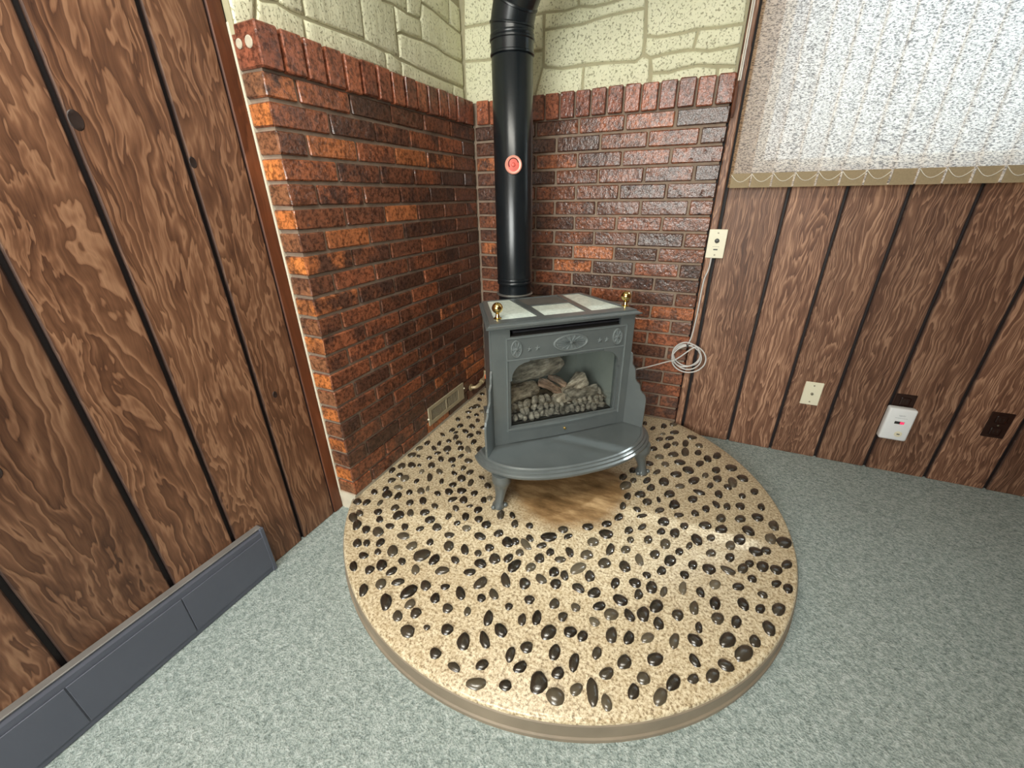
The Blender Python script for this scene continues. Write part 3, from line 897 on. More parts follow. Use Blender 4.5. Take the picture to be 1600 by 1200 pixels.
PEBBLES = [[0.9283,-1.5049,0.0266,0.0217,1.5889],[1.0566,-1.4696,0.0327,0.0145,1.9305],[0.4219,-1.2885,0.0289,0.0252,-1.9797],[0.978,-1.5167,0.0216,0.0205,3.0162],[0.4695,-1.4215,0.0295,0.0192,-1.9129],[1.4024,-1.219,0.0304,0.018,-2.2438],[0.909,-1.3719,0.0242,0.019,-2.1113],[0.9259,-1.1303,0.0319,0.0175,-2.0588],[0.7932,-1.0398,0.0298,0.021,-2.6687],[0.7041,-1.4898,0.0251,0.0172,2.0252],[1.3631,-1.1979,0.0278,0.0176,-2.1646],[0.7871,-1.5684,0.0264,0.0139,-2.6881],[0.7308,-1.2033,0.0288,0.0177,-1.7281],[0.4272,-1.4784,0.0286,0.0171,2.3114],[1.1426,-1.211,0.0253,0.0169,1.5731],[0.6586,-1.3072,0.0261,0.0165,-1.9432],[0.9768,-0.9459,0.0256,0.0213,-3.0788],[1.0712,-1.3084,0.0245,0.0153,1.5549],[1.2103,-1.4158,0.0233,0.0145,-1.9841],[0.7839,-1.42,0.0223,0.0162,2.5796],[1.1883,-1.3296,0.0223,0.0162,-2.2336],[1.116,-1.3685,0.021,0.0165,-2.1437],[0.5436,-1.5267,0.0223,0.017,3.1154],[1.1749,-1.1692,0.0243,0.0173,1.2544],[1.0577,-1.249,0.0219,0.0176,-2.1643],[1.2368,-1.3695,0.0245,0.014,-2.0273],[0.9421,-1.4175,0.0225,0.0146,1.5755],[0.9966,-1.4205,0.0264,0.0122,1.6412],[1.0742,-1.1917,0.0228,0.0174,3.0779],[0.7274,-1.2653,0.0287,0.014,2.211],[0.7546,-1.4624,0.0256,0.013,2.3241],[0.6682,-1.1206,0.0247,0.0188,2.2288],[1.0009,-1.0761,0.0229,0.0189,-2.0719],[0.6586,-1.2041,0.0221,0.0189,2.1703],[1.565,-0.7425,0.03,0.0208,1.1281],[0.3189,-1.3128,0.0261,0.0178,2.3132],[0.7349,-1.4018,0.0247,0.0134,1.9107],[1.064,-1.0621,0.0237,0.0176,1.9677],[1.1978,-0.9787,0.025,0.018,1.3866],[0.2265,-1.164,0.0253,0.0212,2.1725],[0.995,-0.6451,0.0292,0.0212,-2.0788],[0.8629,-1.3437,0.0245,0.0132,1.7631],[0.9387,-1.0651,0.0213,0.0194,-2.624],[0.9963,-1.1987,0.0222,0.0161,-2.1767],[0.7877,-1.2533,0.0201,0.0178,1.8991],[1.1542,-1.1099,0.0223,0.0173,1.3998],[0.4726,-1.2862,0.0257,0.0158,-1.455],[0.6194,-1.3625,0.0253,0.0138,2.347],[1.2825,-1.2334,0.0206,0.0165,3.118],[0.2116,-1.2624,0.0264,0.0184,2.6477],[1.0798,-1.4143,0.0213,0.0131,-2.2346],[0.9636,-1.3462,0.0185,0.0162,-2.2081],[1.2766,-0.8472,0.0257,0.0189,1.9192],[0.6237,-1.2395,0.0211,0.0176,2.9433],[1.3265,-1.312,0.0217,0.0141,-2.1207],[1.316,-0.9657,0.0225,0.019,0.976],[0.7312,-1.1048,0.0291,0.0135,2.47],[0.872,-1.488,0.0199,0.0132,-2.1792],[0.4859,-1.2176,0.0222,0.018,2.3731],[0.868,-1.4343,0.0176,0.0155,-2.6447],[0.9443,-1.0008,0.0218,0.0184,-2.1308],[1.5023,-1.0391,0.0272,0.0149,1.121],[1.1491,-1.4305,0.0202,0.0128,-1.7864],[0.3237,-1.3754,0.0229,0.017,2.503],[0.6429,-1.4778,0.0179,0.0162,2.9945],[0.5212,-1.3146,0.0226,0.0156,-2.6039],[0.8359,-1.4702,0.0224,0.0117,1.7245],[1.4133,-0.7886,0.0267,0.0185,1.163],[1.4702,-1.1152,0.0224,0.0164,1.7298],[0.9687,-1.1452,0.0218,0.0156,1.8272],[1.3335,-1.0898,0.0233,0.0155,1.3594],[1.445,-0.7276,0.0255,0.0205,1.5778],[1.1904,-0.6907,0.0273,0.0191,1.3125],[1.357,-1.2722,0.0192,0.0157,-2.9476],[1.1161,-1.2992,0.0217,0.0131,-1.8016],[1.0063,-1.0108,0.0285,0.0133,-1.6635],[1.2316,-1.2566,0.0243,0.0122,-1.752],[0.9656,-1.4634,0.0168,0.0147,-2.4003],[1.3401,-1.139,0.022,0.0153,1.071],[1.094,-1.4804,0.0182,0.013,1.9451],[0.9474,-1.2012,0.0201,0.0156,2.8275],[1.1769,-0.9108,0.0239,0.0172,1.3904],[1.1613,-0.8018,0.0243,0.0188,1.2837],[1.1674,-1.3891,0.0164,0.0156,1.1646],[1.1402,-0.5595,0.027,0.0212,1.3785],[1.105,-1.1128,0.0195,0.0169,-2.5361],[0.1067,-1.0843,0.0257,0.0201,2.3412],[0.8778,-1.2156,0.0188,0.0163,1.5991],[1.0195,-1.4809,0.0178,0.013,-1.9861],[1.4042,-0.4486,0.0354,0.0178,1.6444],[0.858,-1.1745,0.0195,0.0163,-1.6735],[0.8292,-1.2171,0.0213,0.0144,2.6151],[1.2035,-0.8426,0.0258,0.0163,1.3743],[1.168,-0.6291,0.0287,0.0179,-1.9215],[1.1061,-1.2297,0.0206,0.0138,2.2004],[0.5045,-1.3828,0.0199,0.0155,2.6163],[1.2553,-0.4997,0.0315,0.0183,-1.9736],[0.5658,-1.1349,0.0224,0.0161,3.123],[0.7787,-1.5225,0.0177,0.0132,-2.3026],[1.2771,-1.1308,0.024,0.013,1.4804],[1.2305,-0.4328,0.0259,0.0233,1.4635],[1.4097,-1.0598,0.0226,0.0152,1.6017],[1.4597,-0.8254,0.0223,0.0195,0.6265],[1.4755,-0.8862,0.0259,0.0159,1.2206],[1.5137,-0.7396,0.0277,0.0171,1.327],[0.3708,-1.4346,0.0187,0.0171,2.5806],[0.7963,-1.1427,0.0195,0.0163,1.9923],[1.1867,-1.2237,0.0195,0.0142,1.8685],[1.1037,-1.0146,0.0264,0.0129,1.8727],[1.0208,-1.2359,0.0211,0.013,-2.3231],[0.5452,-1.2083,0.0253,0.0132,2.2394],[0.3102,-1.2429,0.0243,0.0155,-2.9273],[1.2349,-1.1739,0.0184,0.0158,1.0889],[0.3354,-1.4737,0.0227,0.0139,2.1669],[0.6506,-1.5465,0.0174,0.0137,2.9333],[0.8957,-1.2821,0.0186,0.0143,-1.7968],[1.1636,-1.2775,0.0199,0.013,-2.3148],[0.8548,-1.5427,0.0162,0.0132,-2.7749],[1.2101,-0.2878,0.0389,0.0169,1.6015],[0.3673,-1.2686,0.0199,0.0175,-2.2575],[0.5319,-1.4717,0.0172,0.0156,-1.0397],[0.1163,-1.2677,0.0255,0.0162,2.183],[0.7827,-1.1875,0.0189,0.0156,-2.1377],[1.3557,-0.7597,0.0258,0.0166,-2.2413],[1.3021,-0.7618,0.023,0.0184,-2.6057],[1.4029,-0.3412,0.0282,0.0219,1.1162],[0.3527,-1.136,0.0207,0.018,-1.9855],[1.0592,-0.6788,0.0241,0.0184,-2.1974],[0.7149,-1.3258,0.0206,0.0126,2.4469],[0.91,-0.9371,0.0218,0.0161,-2.5392],[1.5318,-0.6635,0.0293,0.0161,1.4926],[1.0481,-1.1373,0.0212,0.0133,-1.7538],[0.9988,-1.3435,0.0168,0.0138,-2.0101],[0.5572,-1.4082,0.0185,0.0141,2.1995],[0.5879,-1.0076,0.0254,0.014,1.8745],[0.6995,-1.183,0.0201,0.0144,-1.6735],[1.243,-1.0716,0.0261,0.0113,-1.6419],[0.8814,-1.0764,0.0221,0.0136,2.1278],[0.4887,-1.5008,0.0186,0.0136,2.4115],[1.3878,-1.1299,0.0216,0.0132,1.3936],[0.4991,-1.4549,0.0176,0.0147,-1.9031],[0.6102,-1.4219,0.0169,0.0145,2.8571],[0.057,-1.2551,0.0259,0.0157,2.6029],[0.826,-1.3658,0.0194,0.0118,1.8072],[1.0454,-1.3744,0.0185,0.0116,-1.6906],[0.6072,-1.284,0.0205,0.0132,-2.6819],[1.3729,-0.9469,0.0231,0.0144,2.9297],[0.336,-0.8733,0.0234,0.0185,2.1344],[1.4163,-0.9203,0.0238,0.0143,1.111],[1.1485,-0.9732,0.0212,0.0147,1.339],[1.333,-1.0209,0.0216,0.014,1.0869],[1.4815,-0.6402,0.0235,0.0189,1.2139],[0.3978,-1.1586,0.0204,0.0162,2.5253],[0.561,-1.0755,0.019,0.017,2.0013],[0.822,-1.2992,0.016,0.0147,-2.9828],[1.4315,-1.1722,0.0191,0.0138,1.5364],[0.7148,-1.5565,0.0183,0.0108,3.001],[1.5148,-0.8822,0.0214,0.0165,0.9527],[0.6213,-1.0953,0.0203,0.015,-1.9085],[0.8299,-0.9863,0.0192,0.0162,-2.4715],[1.1839,-0.4849,0.0269,0.0179,-2.401],[1.4457,-0.4028,0.0247,0.0212,1.5388],[0.108,-0.9701,0.0225,0.0194,1.8897],[1.3833,-0.8287,0.024,0.0146,1.3437],[0.8939,-1.174,0.0201,0.0124,2.054],[1.2835,-1.2918,0.018,0.0121,2.1409],[0.4171,-1.4067,0.0198,0.0131,-2.6109],[0.3712,-1.3812,0.0205,0.0133,-1.8233],[1.0912,-0.7141,0.0227,0.0166,1.2779],[1.2682,-0.9668,0.0216,0.0137,1.279],[0.4386,-1.3457,0.0204,0.0129,2.3652],[0.4143,-0.9902,0.0217,0.0162,2.1053],[1.1929,-0.385,0.0262,0.0192,-2.5817],[0.9313,-1.3106,0.0159,0.0133,-1.9093],[1.0554,-0.9897,0.019,0.0149,-2.1346],[1.1207,-1.1512,0.0187,0.0128,1.4485],[1.3562,-0.6995,0.0245,0.0155,1.4027],[0.9701,-0.8948,0.0217,0.0143,-2.2397],[0.1801,-1.3341,0.0206,0.0152,2.3676],[0.1564,-0.7046,0.0252,0.0192,2.0208],[0.378,-0.9449,0.0206,0.0174,-3.1068],[1.422,-0.6733,0.0249,0.0154,-2.0805],[1.0183,-1.2902,0.0157,0.013,2.6543],[1.004,-0.8425,0.0239,0.0132,-1.9092],[1.161,-0.3309,0.0268,0.0187,-2.3136],[0.6205,-1.1686,0.0173,0.0149,-2.9273],[1.2546,-0.6284,0.0242,0.0159,1.2229],[0.2323,-1.4281,0.0232,0.0117,2.4807],[1.1199,-0.9145,0.0199,0.0143,1.3053],[0.468,-1.0682,0.0202,0.0146,2.2264],[0.8621,-1.1187,0.0196,0.0122,-2.6737],[1.176,-1.0332,0.0194,0.0129,-1.8977],[0.3,-1.4068,0.0164,0.0155,2.2164],[0.656,-1.0286,0.0203,0.0136,1.8434],[1.0936,-0.6208,0.0252,0.0147,-1.8359],[0.3104,-1.112,0.0181,0.017,-2.2832],[1.0497,-0.897,0.0197,0.0144,1.3978],[0.3317,-0.9701,0.0213,0.0158,2.7035],[0.2516,-0.669,0.0311,0.014,2.2604],[1.3798,-0.8867,0.0213,0.0135,1.2178],[0.2547,-1.3005,0.0193,0.0142,-1.3468],[0.4949,-1.0178,0.0191,0.0153,-1.5075],[1.3224,-0.8906,0.0208,0.0136,-2.0844],[1.5478,-0.8463,0.0235,0.0132,-2.1435],[1.3464,-0.4487,0.0253,0.0168,1.3146],[0.0765,-0.8788,0.0248,0.0163,2.6442],[0.6914,-1.1069,0.0162,0.015,2.0178],[0.2653,-1.0588,0.022,0.0144,2.3574],[0.1638,-1.2718,0.0197,0.0149,2.4231],[1.3424,-0.3828,0.0275,0.0161,1.2919],[1.4259,-0.5974,0.0231,0.016,1.3266],[0.9568,-1.2683,0.0145,0.0131,2.8629],[0.9753,-0.5924,0.0235,0.0154,1.4472],[0.2255,-0.7727,0.0225,0.0175,1.7559],[0.5215,-1.061,0.0167,0.0161,2.6131],[0.8202,-1.103,0.0172,0.0133,-1.6387],[1.3992,-1.0008,0.0193,0.0129,-2.4486],[0.2214,-1.0115,0.0222,0.0148,2.3834],[1.2819,-1.3401,0.0162,0.0107,-2.3009],[1.3502,-0.5549,0.0252,0.0146,1.5071],[0.2045,-0.9231,0.0283,0.0123,2.1499],[1.3074,-0.3084,0.0264,0.0172,1.6014],[0.4613,-1.1739,0.0185,0.0133,-2.9076],[1.2931,-1.0678,0.0185,0.012,1.6949],[0.7252,-1.1453,0.0152,0.0145,1.9253],[1.1898,-1.1106,0.0219,0.0096,-1.7664],[1.3463,-0.266,0.0288,0.0162,1.329],[0.1539,-1.0749,0.0229,0.0139,1.9503],[0.6865,-1.3517,0.0142,0.013,2.5474],[0.5388,-1.2611,0.0174,0.0124,2.6705],[0.5018,-1.121,0.0167,0.0148,2.8983],[0.2393,-1.3685,0.0187,0.0131,3.0763],[1.5472,-0.9484,0.0206,0.0127,1.2073],[0.7841,-1.0873,0.0179,0.0125,-2.5322],[1.1034,-0.3758,0.0237,0.0175,-2.1037],[1.2451,-1.0195,0.0172,0.0132,1.4731],[0.1609,-0.8444,0.0225,0.0163,2.1163],[1.4544,-1.057,0.0198,0.0115,1.0998],[1.0511,-0.5361,0.0243,0.0147,-2.1466],[0.8611,-1.1203,0.0189,0.0111,-2.6855],[0.3037,-0.6471,0.0243,0.0161,2.1341],[1.2077,-0.2092,0.0322,0.0146,1.5835],[1.0144,-0.7112,0.0222,0.0135,1.5892],[1.2779,-0.5722,0.0227,0.015,2.8816],[0.0385,-0.9028,0.0213,0.0173,2.0387],[1.2325,-0.7935,0.0203,0.0135,1.2369],[1.0726,-0.5772,0.0264,0.0127,-1.8921],[1.2752,-0.3613,0.0286,0.0142,-1.8824],[0.734,-1.0733,0.0184,0.012,2.4842],[0.4623,-0.8722,0.0205,0.0144,2.2894],[0.013,-1.1736,0.0194,0.016,2.9785],[1.1406,-0.7447,0.0227,0.0123,-2.1624],[0.2622,-1.1364,0.0213,0.0124,2.345],[0.3869,-0.8836,0.0242,0.0123,1.8967],[1.2912,-1.1891,0.0182,0.0099,1.5442],[1.0072,-0.7761,0.0231,0.0116,-1.5841],[1.0651,-0.4488,0.0216,0.0167,-2.6013],[1.1274,-0.2685,0.0279,0.0151,-1.9255],[1.1577,-0.8569,0.0192,0.0127,-1.9963],[0.2328,-1.2231,0.0192,0.0129,3.0765],[0.3005,-0.7506,0.0217,0.0155,-3.1262],[0.1882,-1.1371,0.0173,0.0155,-1.9368],[1.0923,-0.859,0.0229,0.0105,-2.0316],[1.3046,-0.6646,0.0221,0.0132,1.423],[0.3712,-1.0055,0.0198,0.0132,-2.0858],[0.0297,-0.8134,0.0204,0.0178,-2.4805],[1.2234,-0.927,0.0183,0.0121,1.2904],[0.1417,-1.1812,0.0171,0.0154,2.7528],[0.2875,-1.2041,0.018,0.013,2.3729],[1.4938,-0.8068,0.0187,0.0138,1.3242],[1.1515,-0.123,0.0276,0.0163,-2.2626],[1.3219,-0.8177,0.0196,0.0125,1.1701],[1.484,-0.4789,0.026,0.0132,1.2859],[0.3776,-1.3367,0.0164,0.012,2.5934],[0.7099,-1.0161,0.015,0.0143,1.7168],[0.6689,-1.4071,0.0152,0.0101,2.0319],[1.2042,-0.5621,0.0214,0.0141,-2.4005],[1.234,-0.1403,0.0239,0.0182,-2.5267],[0.1751,-1.211,0.0193,0.0125,2.5348],[1.3403,-0.6237,0.021,0.0135,1.8443],[0.4343,-0.9373,0.0174,0.0143,1.6662],[0.4884,-0.9586,0.02,0.0119,2.0971],[1.0057,-0.5293,0.021,0.0145,1.4756],[0.2241,-1.0887,0.0165,0.0151,1.7742],[0.0615,-1.156,0.0175,0.0152,1.9457],[1.0302,-0.392,0.0213,0.0161,1.1976],[0.3487,-0.8227,0.019,0.0149,-1.5307],[0.5952,-1.2048,0.0141,0.0129,2.646],[1.4376,-0.8894,0.0181,0.0123,0.9879],[0.564,-1.3619,0.0156,0.0104,-2.6083],[0.8556,-1.0113,0.0178,0.011,-2.1274],[0.1221,-1.0315,0.0198,0.0138,-3.0432],[1.2103,-0.7426,0.0194,0.0126,-2.4275],[0.7742,-1.3439,0.0122,0.0119,-3.0726],[1.5079,-0.9421,0.0191,0.0111,-2.2133],[0.3235,-0.9254,0.0171,0.015,-2.3981],[1.1338,-0.4266,0.0192,0.0167,1.2683],[1.266,-0.2718,0.0253,0.0145,1.376],[0.2191,-0.8701,0.0207,0.0136,2.4784],[0.4162,-1.2288,0.0157,0.0121,2.1888],[1.1327,-0.1912,0.0267,0.0144,-2.1527],[0.0799,-1.2143,0.0206,0.0116,2.6341],[1.3789,-0.6196,0.0217,0.0123,1.4266],[1.4409,-0.9516,0.016,0.0123,1.2233],[1.0694,-0.3196,0.0217,0.0156,-2.3553],[1.2663,-0.7089,0.0173,0.0138,1.7951],[0.6292,-0.9918,0.0192,0.0104,2.2487],[0.4097,-1.0444,0.0172,0.0122,2.45],[0.2002,-0.5573,0.0209,0.0162,-1.7883],[0.1401,-0.5989,0.0249,0.0135,-1.2226],[0.1739,-0.7876,0.0213,0.0135,2.2743],[1.1349,-1.0684,0.0134,0.0121,-2.8277],[0.4073,-1.0932,0.0178,0.0112,-1.2839],[1.4997,-0.5711,0.0218,0.0125,1.442],[0.2444,-0.6002,0.0228,0.0138,-1.431],[0.2109,-1.3208,0.0162,0.0118,2.5142],[0.1818,-0.6374,0.021,0.0149,2.5825],[0.0191,-0.9459,0.0215,0.0127,-1.2042],[1.063,-0.9389,0.0156,0.0114,1.3818],[1.1053,-0.4989,0.0249,0.0108,-1.9931],[0.2145,-0.6742,0.019,0.0154,1.7743],[0.0638,-1.0043,0.0167,0.0151,-2.2294],[0.1625,-0.4695,0.0242,0.0142,2.3749],[0.3267,-1.0661,0.0175,0.0115,2.8491],[1.0827,-0.802,0.0211,0.0094,-2.4055],[1.4649,-1.003,0.014,0.0122,-2.8983],[0.0589,-0.2449,0.0222,0.0185,-3.0148],[0.0463,-1.0937,0.0195,0.012,2.5106],[1.0945,-0.0796,0.0258,0.0144,1.5121],[0.0274,-0.7529,0.0207,0.0142,-1.5452],[1.0612,-0.7736,0.0157,0.0127,2.8649],[1.3851,-0.4911,0.0179,0.0147,1.8101],[1.2535,-0.8861,0.0195,0.0091,-1.8246],[0.3452,-1.1898,0.0158,0.0108,-2.1969],[1.3191,-0.5074,0.0238,0.0104,-1.8326],[1.2991,-0.4437,0.0203,0.0128,1.2349],[0.1827,-1.0378,0.0159,0.0131,2.1674],[1.0877,-0.2202,0.0217,0.0143,-2.0023],[1.1631,-0.2328,0.0216,0.0142,1.3328],[0.1556,-0.5287,0.0217,0.0139,2.5682],[1.0202,-0.5994,0.0172,0.0128,1.3381],[0.0363,-0.6986,0.0213,0.0132,-1.3889],[1.1399,-0.0419,0.0221,0.0159,-2.1838],[1.2695,-0.2056,0.0187,0.0163,1.6192],[0.2955,-0.9985,0.0163,0.0118,2.7811],[0.1017,-0.4913,0.0198,0.0154,-1.7162],[0.2741,-1.3364,0.0146,0.0104,2.7074],[0.0652,-0.2853,0.0264,0.0134,-2.3137],[0.0857,-0.5458,0.0216,0.0133,-1.5824],[0.506,-0.9407,0.0144,0.012,2.1914],[0.4565,-1.1114,0.0135,0.0113,-1.9644],[0.0929,-0.7239,0.024,0.0104,2.4144],[0.3058,-0.8079,0.0164,0.0126,1.8395],[1.4361,-0.5294,0.0166,0.0132,1.1635],[0.077,-1.0585,0.0158,0.012,-1.2181],[0.2667,-0.9241,0.0196,0.0092,2.0548],[0.2481,-0.7312,0.0191,0.011,-1.6374],[0.073,-0.9606,0.0145,0.0135,-3.0766],[0.0931,-0.6778,0.0231,0.0101,1.9833],[0.2869,-0.8551,0.0181,0.0102,2.6745],[0.1133,-1.1359,0.0166,0.0099,-1.3865],[0.2262,-0.5162,0.018,0.013,2.5861],[0.1473,-0.9017,0.0153,0.0117,-1.3323],[0.1662,-0.9656,0.0164,0.0103,-1.2393],[0.1616,-0.4054,0.0204,0.0121,2.1215],[1.0001,-0.087,0.0216,0.0117,1.5826],[1.0447,-0.1245,0.0221,0.011,-1.8306],[0.119,-0.8011,0.0152,0.0121,-1.5627],[1.1312,-0.6832,0.0183,0.008,1.7997],[0.4133,-0.8345,0.0169,0.0089,2.8835],[0.5875,-1.4956,0.0103,0.0077,-3.0077],[0.1254,-0.6406,0.0157,0.0125,2.4645],[0.1331,-0.7526,0.0157,0.0114,-2.3909],[0.2396,-0.9894,0.018,0.0078,2.1365],[0.0625,-0.6016,0.0205,0.0094,2.5705],[0.1259,-0.3525,0.0156,0.0131,2.3302],[0.4537,-1.0119,0.0131,0.0077,-2.6331],[0.098,-0.3936,0.0153,0.0121,2.3025],[1.0981,-0.1629,0.0169,0.0099,-2.3124],[0.116,-0.559,0.0151,0.0098,-1.8079],[0.1097,-0.8674,0.0121,0.0089,2.5181],[0.0633,-0.8092,0.0118,0.0091,2.6234],[0.2544,-0.8101,0.0105,0.0087,-3.1335],[0.1783,-0.7364,0.0095,0.0069,2.3248]]


def pebble_mesh(seed):
    rr = random.Random(seed)
    bm = bmesh.new()
    bmesh.ops.create_icosphere(bm, subdivisions=2, radius=1.0)
    ph = [rr.uniform(0, 6.28) for _ in range(4)]
    k1, k2, k3 = rr.uniform(.02, .08), rr.uniform(.02, .06), rr.uniform(-.10, .10)
    for v in bm.verts:
        a = math.atan2(v.co.y, v.co.x)
        s = 1 + k1 * math.cos(3 * a + ph[0]) + k2 * math.cos(2 * a + ph[1]) + 0.03 * math.cos(5 * a + ph[2])
        v.co.x, v.co.y = v.co.x * s, v.co.y * s * (1 + k3 * v.co.x)
        v.co.z = math.copysign(abs(v.co.z) ** 0.85, v.co.z) * (1 + 0.08 * math.sin(2 * v.co.x + ph[3]))
    lo = [v for v in bm.verts if v.co.z < -0.35]
    bmesh.ops.delete(bm, geom=lo, context='VERTS')
    me = bpy.data.meshes.new('pebble')
    bm.to_mesh(me)
    bm.free()
    for p in me.polygons:
        p.use_smooth = True
    me.materials.append(PEB)
    return me


pm = [pebble_mesh(100 + i) for i in range(10)]
rest = bmesh.new()


def add_rest(x, y, a, b, th, hz):
    tmp = bmesh.new()
    tmp.from_mesh(random.choice(pm))
    mt = Matrix.Translation((x - HC[0], y - HC[1], hh)) @ Matrix.Rotation(th, 4, 'Z') @ Matrix.Diagonal((a, b, hz, 1))
    bmesh.ops.transform(tmp, matrix=mt, verts=tmp.verts)
    t = bpy.data.meshes.new('tmp')
    tmp.to_mesh(t)
    tmp.free()
    rest.from_mesh(t)
    bpy.data.meshes.remove(t)


for i, (x, y, a, b, th) in enumerate(PEBBLES):
    a, b = a * 1.07, b * 1.07
    hz = min(b * 0.60, 0.0115)
    dr = math.hypot(x - HC[0], y - HC[1])
    if dr > HR - 0.013 - b:
        kf = (HR - 0.013 - b) / dr
        x, y = HC[0] + (x - HC[0]) * kf, HC[1] + (y - HC[1]) * kf
    if x < 0.012 or y > -0.008:
        x, y = max(x, 0.012), min(y, -0.008)
    if i < 299:
        inst('pebble', pm[random.randrange(10)], hearth, (x - HC[0], y - HC[1], hh - 0.001), (random.uniform(-.08, .08), random.uniform(-.08, .08), th), (a, b, hz))
    else:
        add_rest(x, y, a, b, th, hz)
# the strip of hearth hidden behind the stove is studded in the same way
rr = random.Random(5)
got = [(p[0], p[1]) for p in PEBBLES]
for _ in range(900):
    x, y = rr.uniform(0.03, 0.95), rr.uniform(-0.62, -0.03)
    if math.hypot(x - 0.79, y + 0.72) < 0.29:
        continue
    d1 = (x - 0.71) * 0.742 + (y + 0.647) * 0.671
    d2 = (x - 0.71) * 0.671 - (y + 0.647) * 0.742
    if not (abs(d1) < 0.42 and d2 < 0.0):
        continue
    if min(math.hypot(x - q[0], y - q[1]) for q in got) < 0.05:
        continue
    got.append((x, y))
    add_rest(x, y, rr.uniform(.017, .026), rr.uniform(.012, .017), rr.uniform(0, 3.1), 0.009)
r_o = obj('small_pebbles', rest, PEB, hearth, smooth=True)
r_o['kind'] = 'stuff'

# ------------------------------------------------------------------ stove
YAW = math.radians(42.15)
stove = thing('gas_stove', 'grey cast iron parlour stove with marble top tiles and brass finials on the pebble hearth', 'stove', (0.71, -0.647, 0.0), YAW)


def P(u, n, z):
    return (u, -n, z)


U0 = 0.010
# body: tapering side panels, back, floor and roof
bm = bmesh.new()
WF, WBK, ND = 0.297, 0.236, -0.352
for s in (-1, 1):
    pts = [(s * WF, -0.004), (s * (WF - 0.012), -0.004), (s * (WBK - 0.012), ND), (s * WBK, ND)]
    rings(bm, [[P(a, b, 0.150) for a, b in pts], [P(a, b, 0.677) for a, b in pts]])
box(bm, P(-WBK, ND + 0.012, 0.15), P(WBK, ND, 0.677))
pts = [(-WF + .012, -0.004), (WF - .012, -0.004), (WBK - .012, ND + .012), (-WBK + .012, ND + .012)]
rings(bm, [[P(a, b, 0.150) for a, b in pts], [P(a, b, 0.192) for a, b in pts]])
rings(bm, [[P(a, b, 0.668) for a, b in pts], [P(a, b, 0.677) for a, b in pts]])
# side ribs next to the front edge
for s in (-1, 1):
    box(bm, P(s * 0.2985 - 0.0045, -0.004, 0.19), P(s * 0.2985 + 0.0045, -0.016, 0.676), 0.002)
body = obj('body', bm, IRON, stove, auto=35)

# front plate with louvre slot and arched fire opening
op_l, op_r, op_b, op_t, ar = U0 - 0.2375, U0 + 0.2375, 0.262, 0.5415, 0.072


def arc_open(l, r, b, t, k):
    L = [(l, b), (r, b), (r, t - k)]
    for i in range(1, 9):
        a = PI * 1.0 + (PI / 2) * i / 9  # concave bracket, centre at the corner
        L.append((r + k * math.cos(a) * 1.0, t - k - k * math.sin(a) * 0 + 0) if False else (r - k * math.sin(i / 9 * PI / 2) * 1.0, t - k * (1 - (1 - math.cos(i / 9 * PI / 2)))) if False else (r - k + k * math.cos(i / 9 * PI / 2), t - k + k * math.sin(i / 9 * PI / 2)))
    L.append((r - k, t))
    L.append((l + k, t))
    for i in range(1, 9):
        L.append((l + k - k * math.sin(i / 9 * PI / 2), t - k + k * math.cos(i / 9 * PI / 2)))
    L.append((l, t - k))
    return L


bm = bmesh.new()
fr = lambda u, z, d: P(u, -0.012 + d, z)
outer = [(-WF, 0.188), (WF, 0.188), (WF, 0.677), (-WF, 0.677)]
rect = [(op_l, op_b), (op_r, op_b), (op_r, op_t), (op_l, op_t)]
slot = [(U0 - 0.235, 0.6425), (U0 + 0.225, 0.6425), (U0 + 0.225, 0.6725), (U0 - 0.235, 0.6725)]
holed(bm, outer, [rect, slot], fr, 0.012)
obj('front_plate', bm, IRON, stove)
bm = bmesh.new()
# raised outline of the door
for lo, hi in (((U0 - 0.2525, 0.247), (U0 - 0.2485, 0.640)), ((U0 + 0.2485, 0.247), (U0 + 0.2525, 0.640)), ((U0 - 0.2525, 0.6365), (U0 + 0.2525, 0.6405)), ((U0 - 0.2525, 0.5515), (U0 + 0.2525, 0.5555))):
    box(bm, P(lo[0], -0.0005, lo[1]), P(hi[0], 0.0045, hi[1]), 0.0012)
obj('door_moulding', bm, IRON_HILITE, stove)
bm = bmesh.new()
box(bm, P(U0 - 0.2475, -0.0005, 0.5555), P(U0 + 0.2475, 0.0022, 0.6365), 0.001)
frieze = obj('frieze_panel', bm, IRON, stove)


def ell(c, z, a, b, n=32):
    return [(c + a * math.cos(2 * PI * i / n), z + b * math.sin(2 * PI * i / n)) for i in range(n)]


def medallion(c, z, a, b, spokes):
    bm = bmesh.new()
    f3 = lambda u, zz, d: P(u, 0.0020 + d, zz)
    n = 32
    loops = []
    for k, d in ((1.0, 0), (0.97, 0.006), (0.91, 0.0065), (0.85, 0.001)):
        loops.append([f3(p[0], p[1], d) for p in ell(c, z, a * k, b * k, n)])
    rings(bm, loops, True, True)
    for i in range(spokes):
        an = 2 * PI * i / spokes + 0.12
        p0 = Vector((c + a * 0.12 * math.cos(an), z + b * 0.12 * math.sin(an)))
        p1 = Vector((c + a * 0.80 * math.cos(an), z + b * 0.80 * math.sin(an)))
        d = (p1 - p0).normalized()
        q = Vector((-d.y, d.x)) * 0.0022
        rings(bm, [[f3(*(p0 - q * .6), 0.0008), f3(*(p1 - q), 0.0008), f3(*(p1 + q), 0.0008), f3(*(p0 + q * .6), 0.0008)], [f3(*p0, 0.0075), f3(*(p1 - q * .3), 0.0070), f3(*(p1 + q * .3), 0.0070), f3(*p0, 0.0076)]])
    loops = [[f3(p[0], p[1], d) for p in ell(c, z, 0.008 * k, 0.007 * k, 12)] for k, d in ((1, 0.001), (0.8, 0.005), (0.3, 0.0065))]
    rings(bm, loops)
    obj('medallion', bm, IRON_HILITE, stove, auto=40)


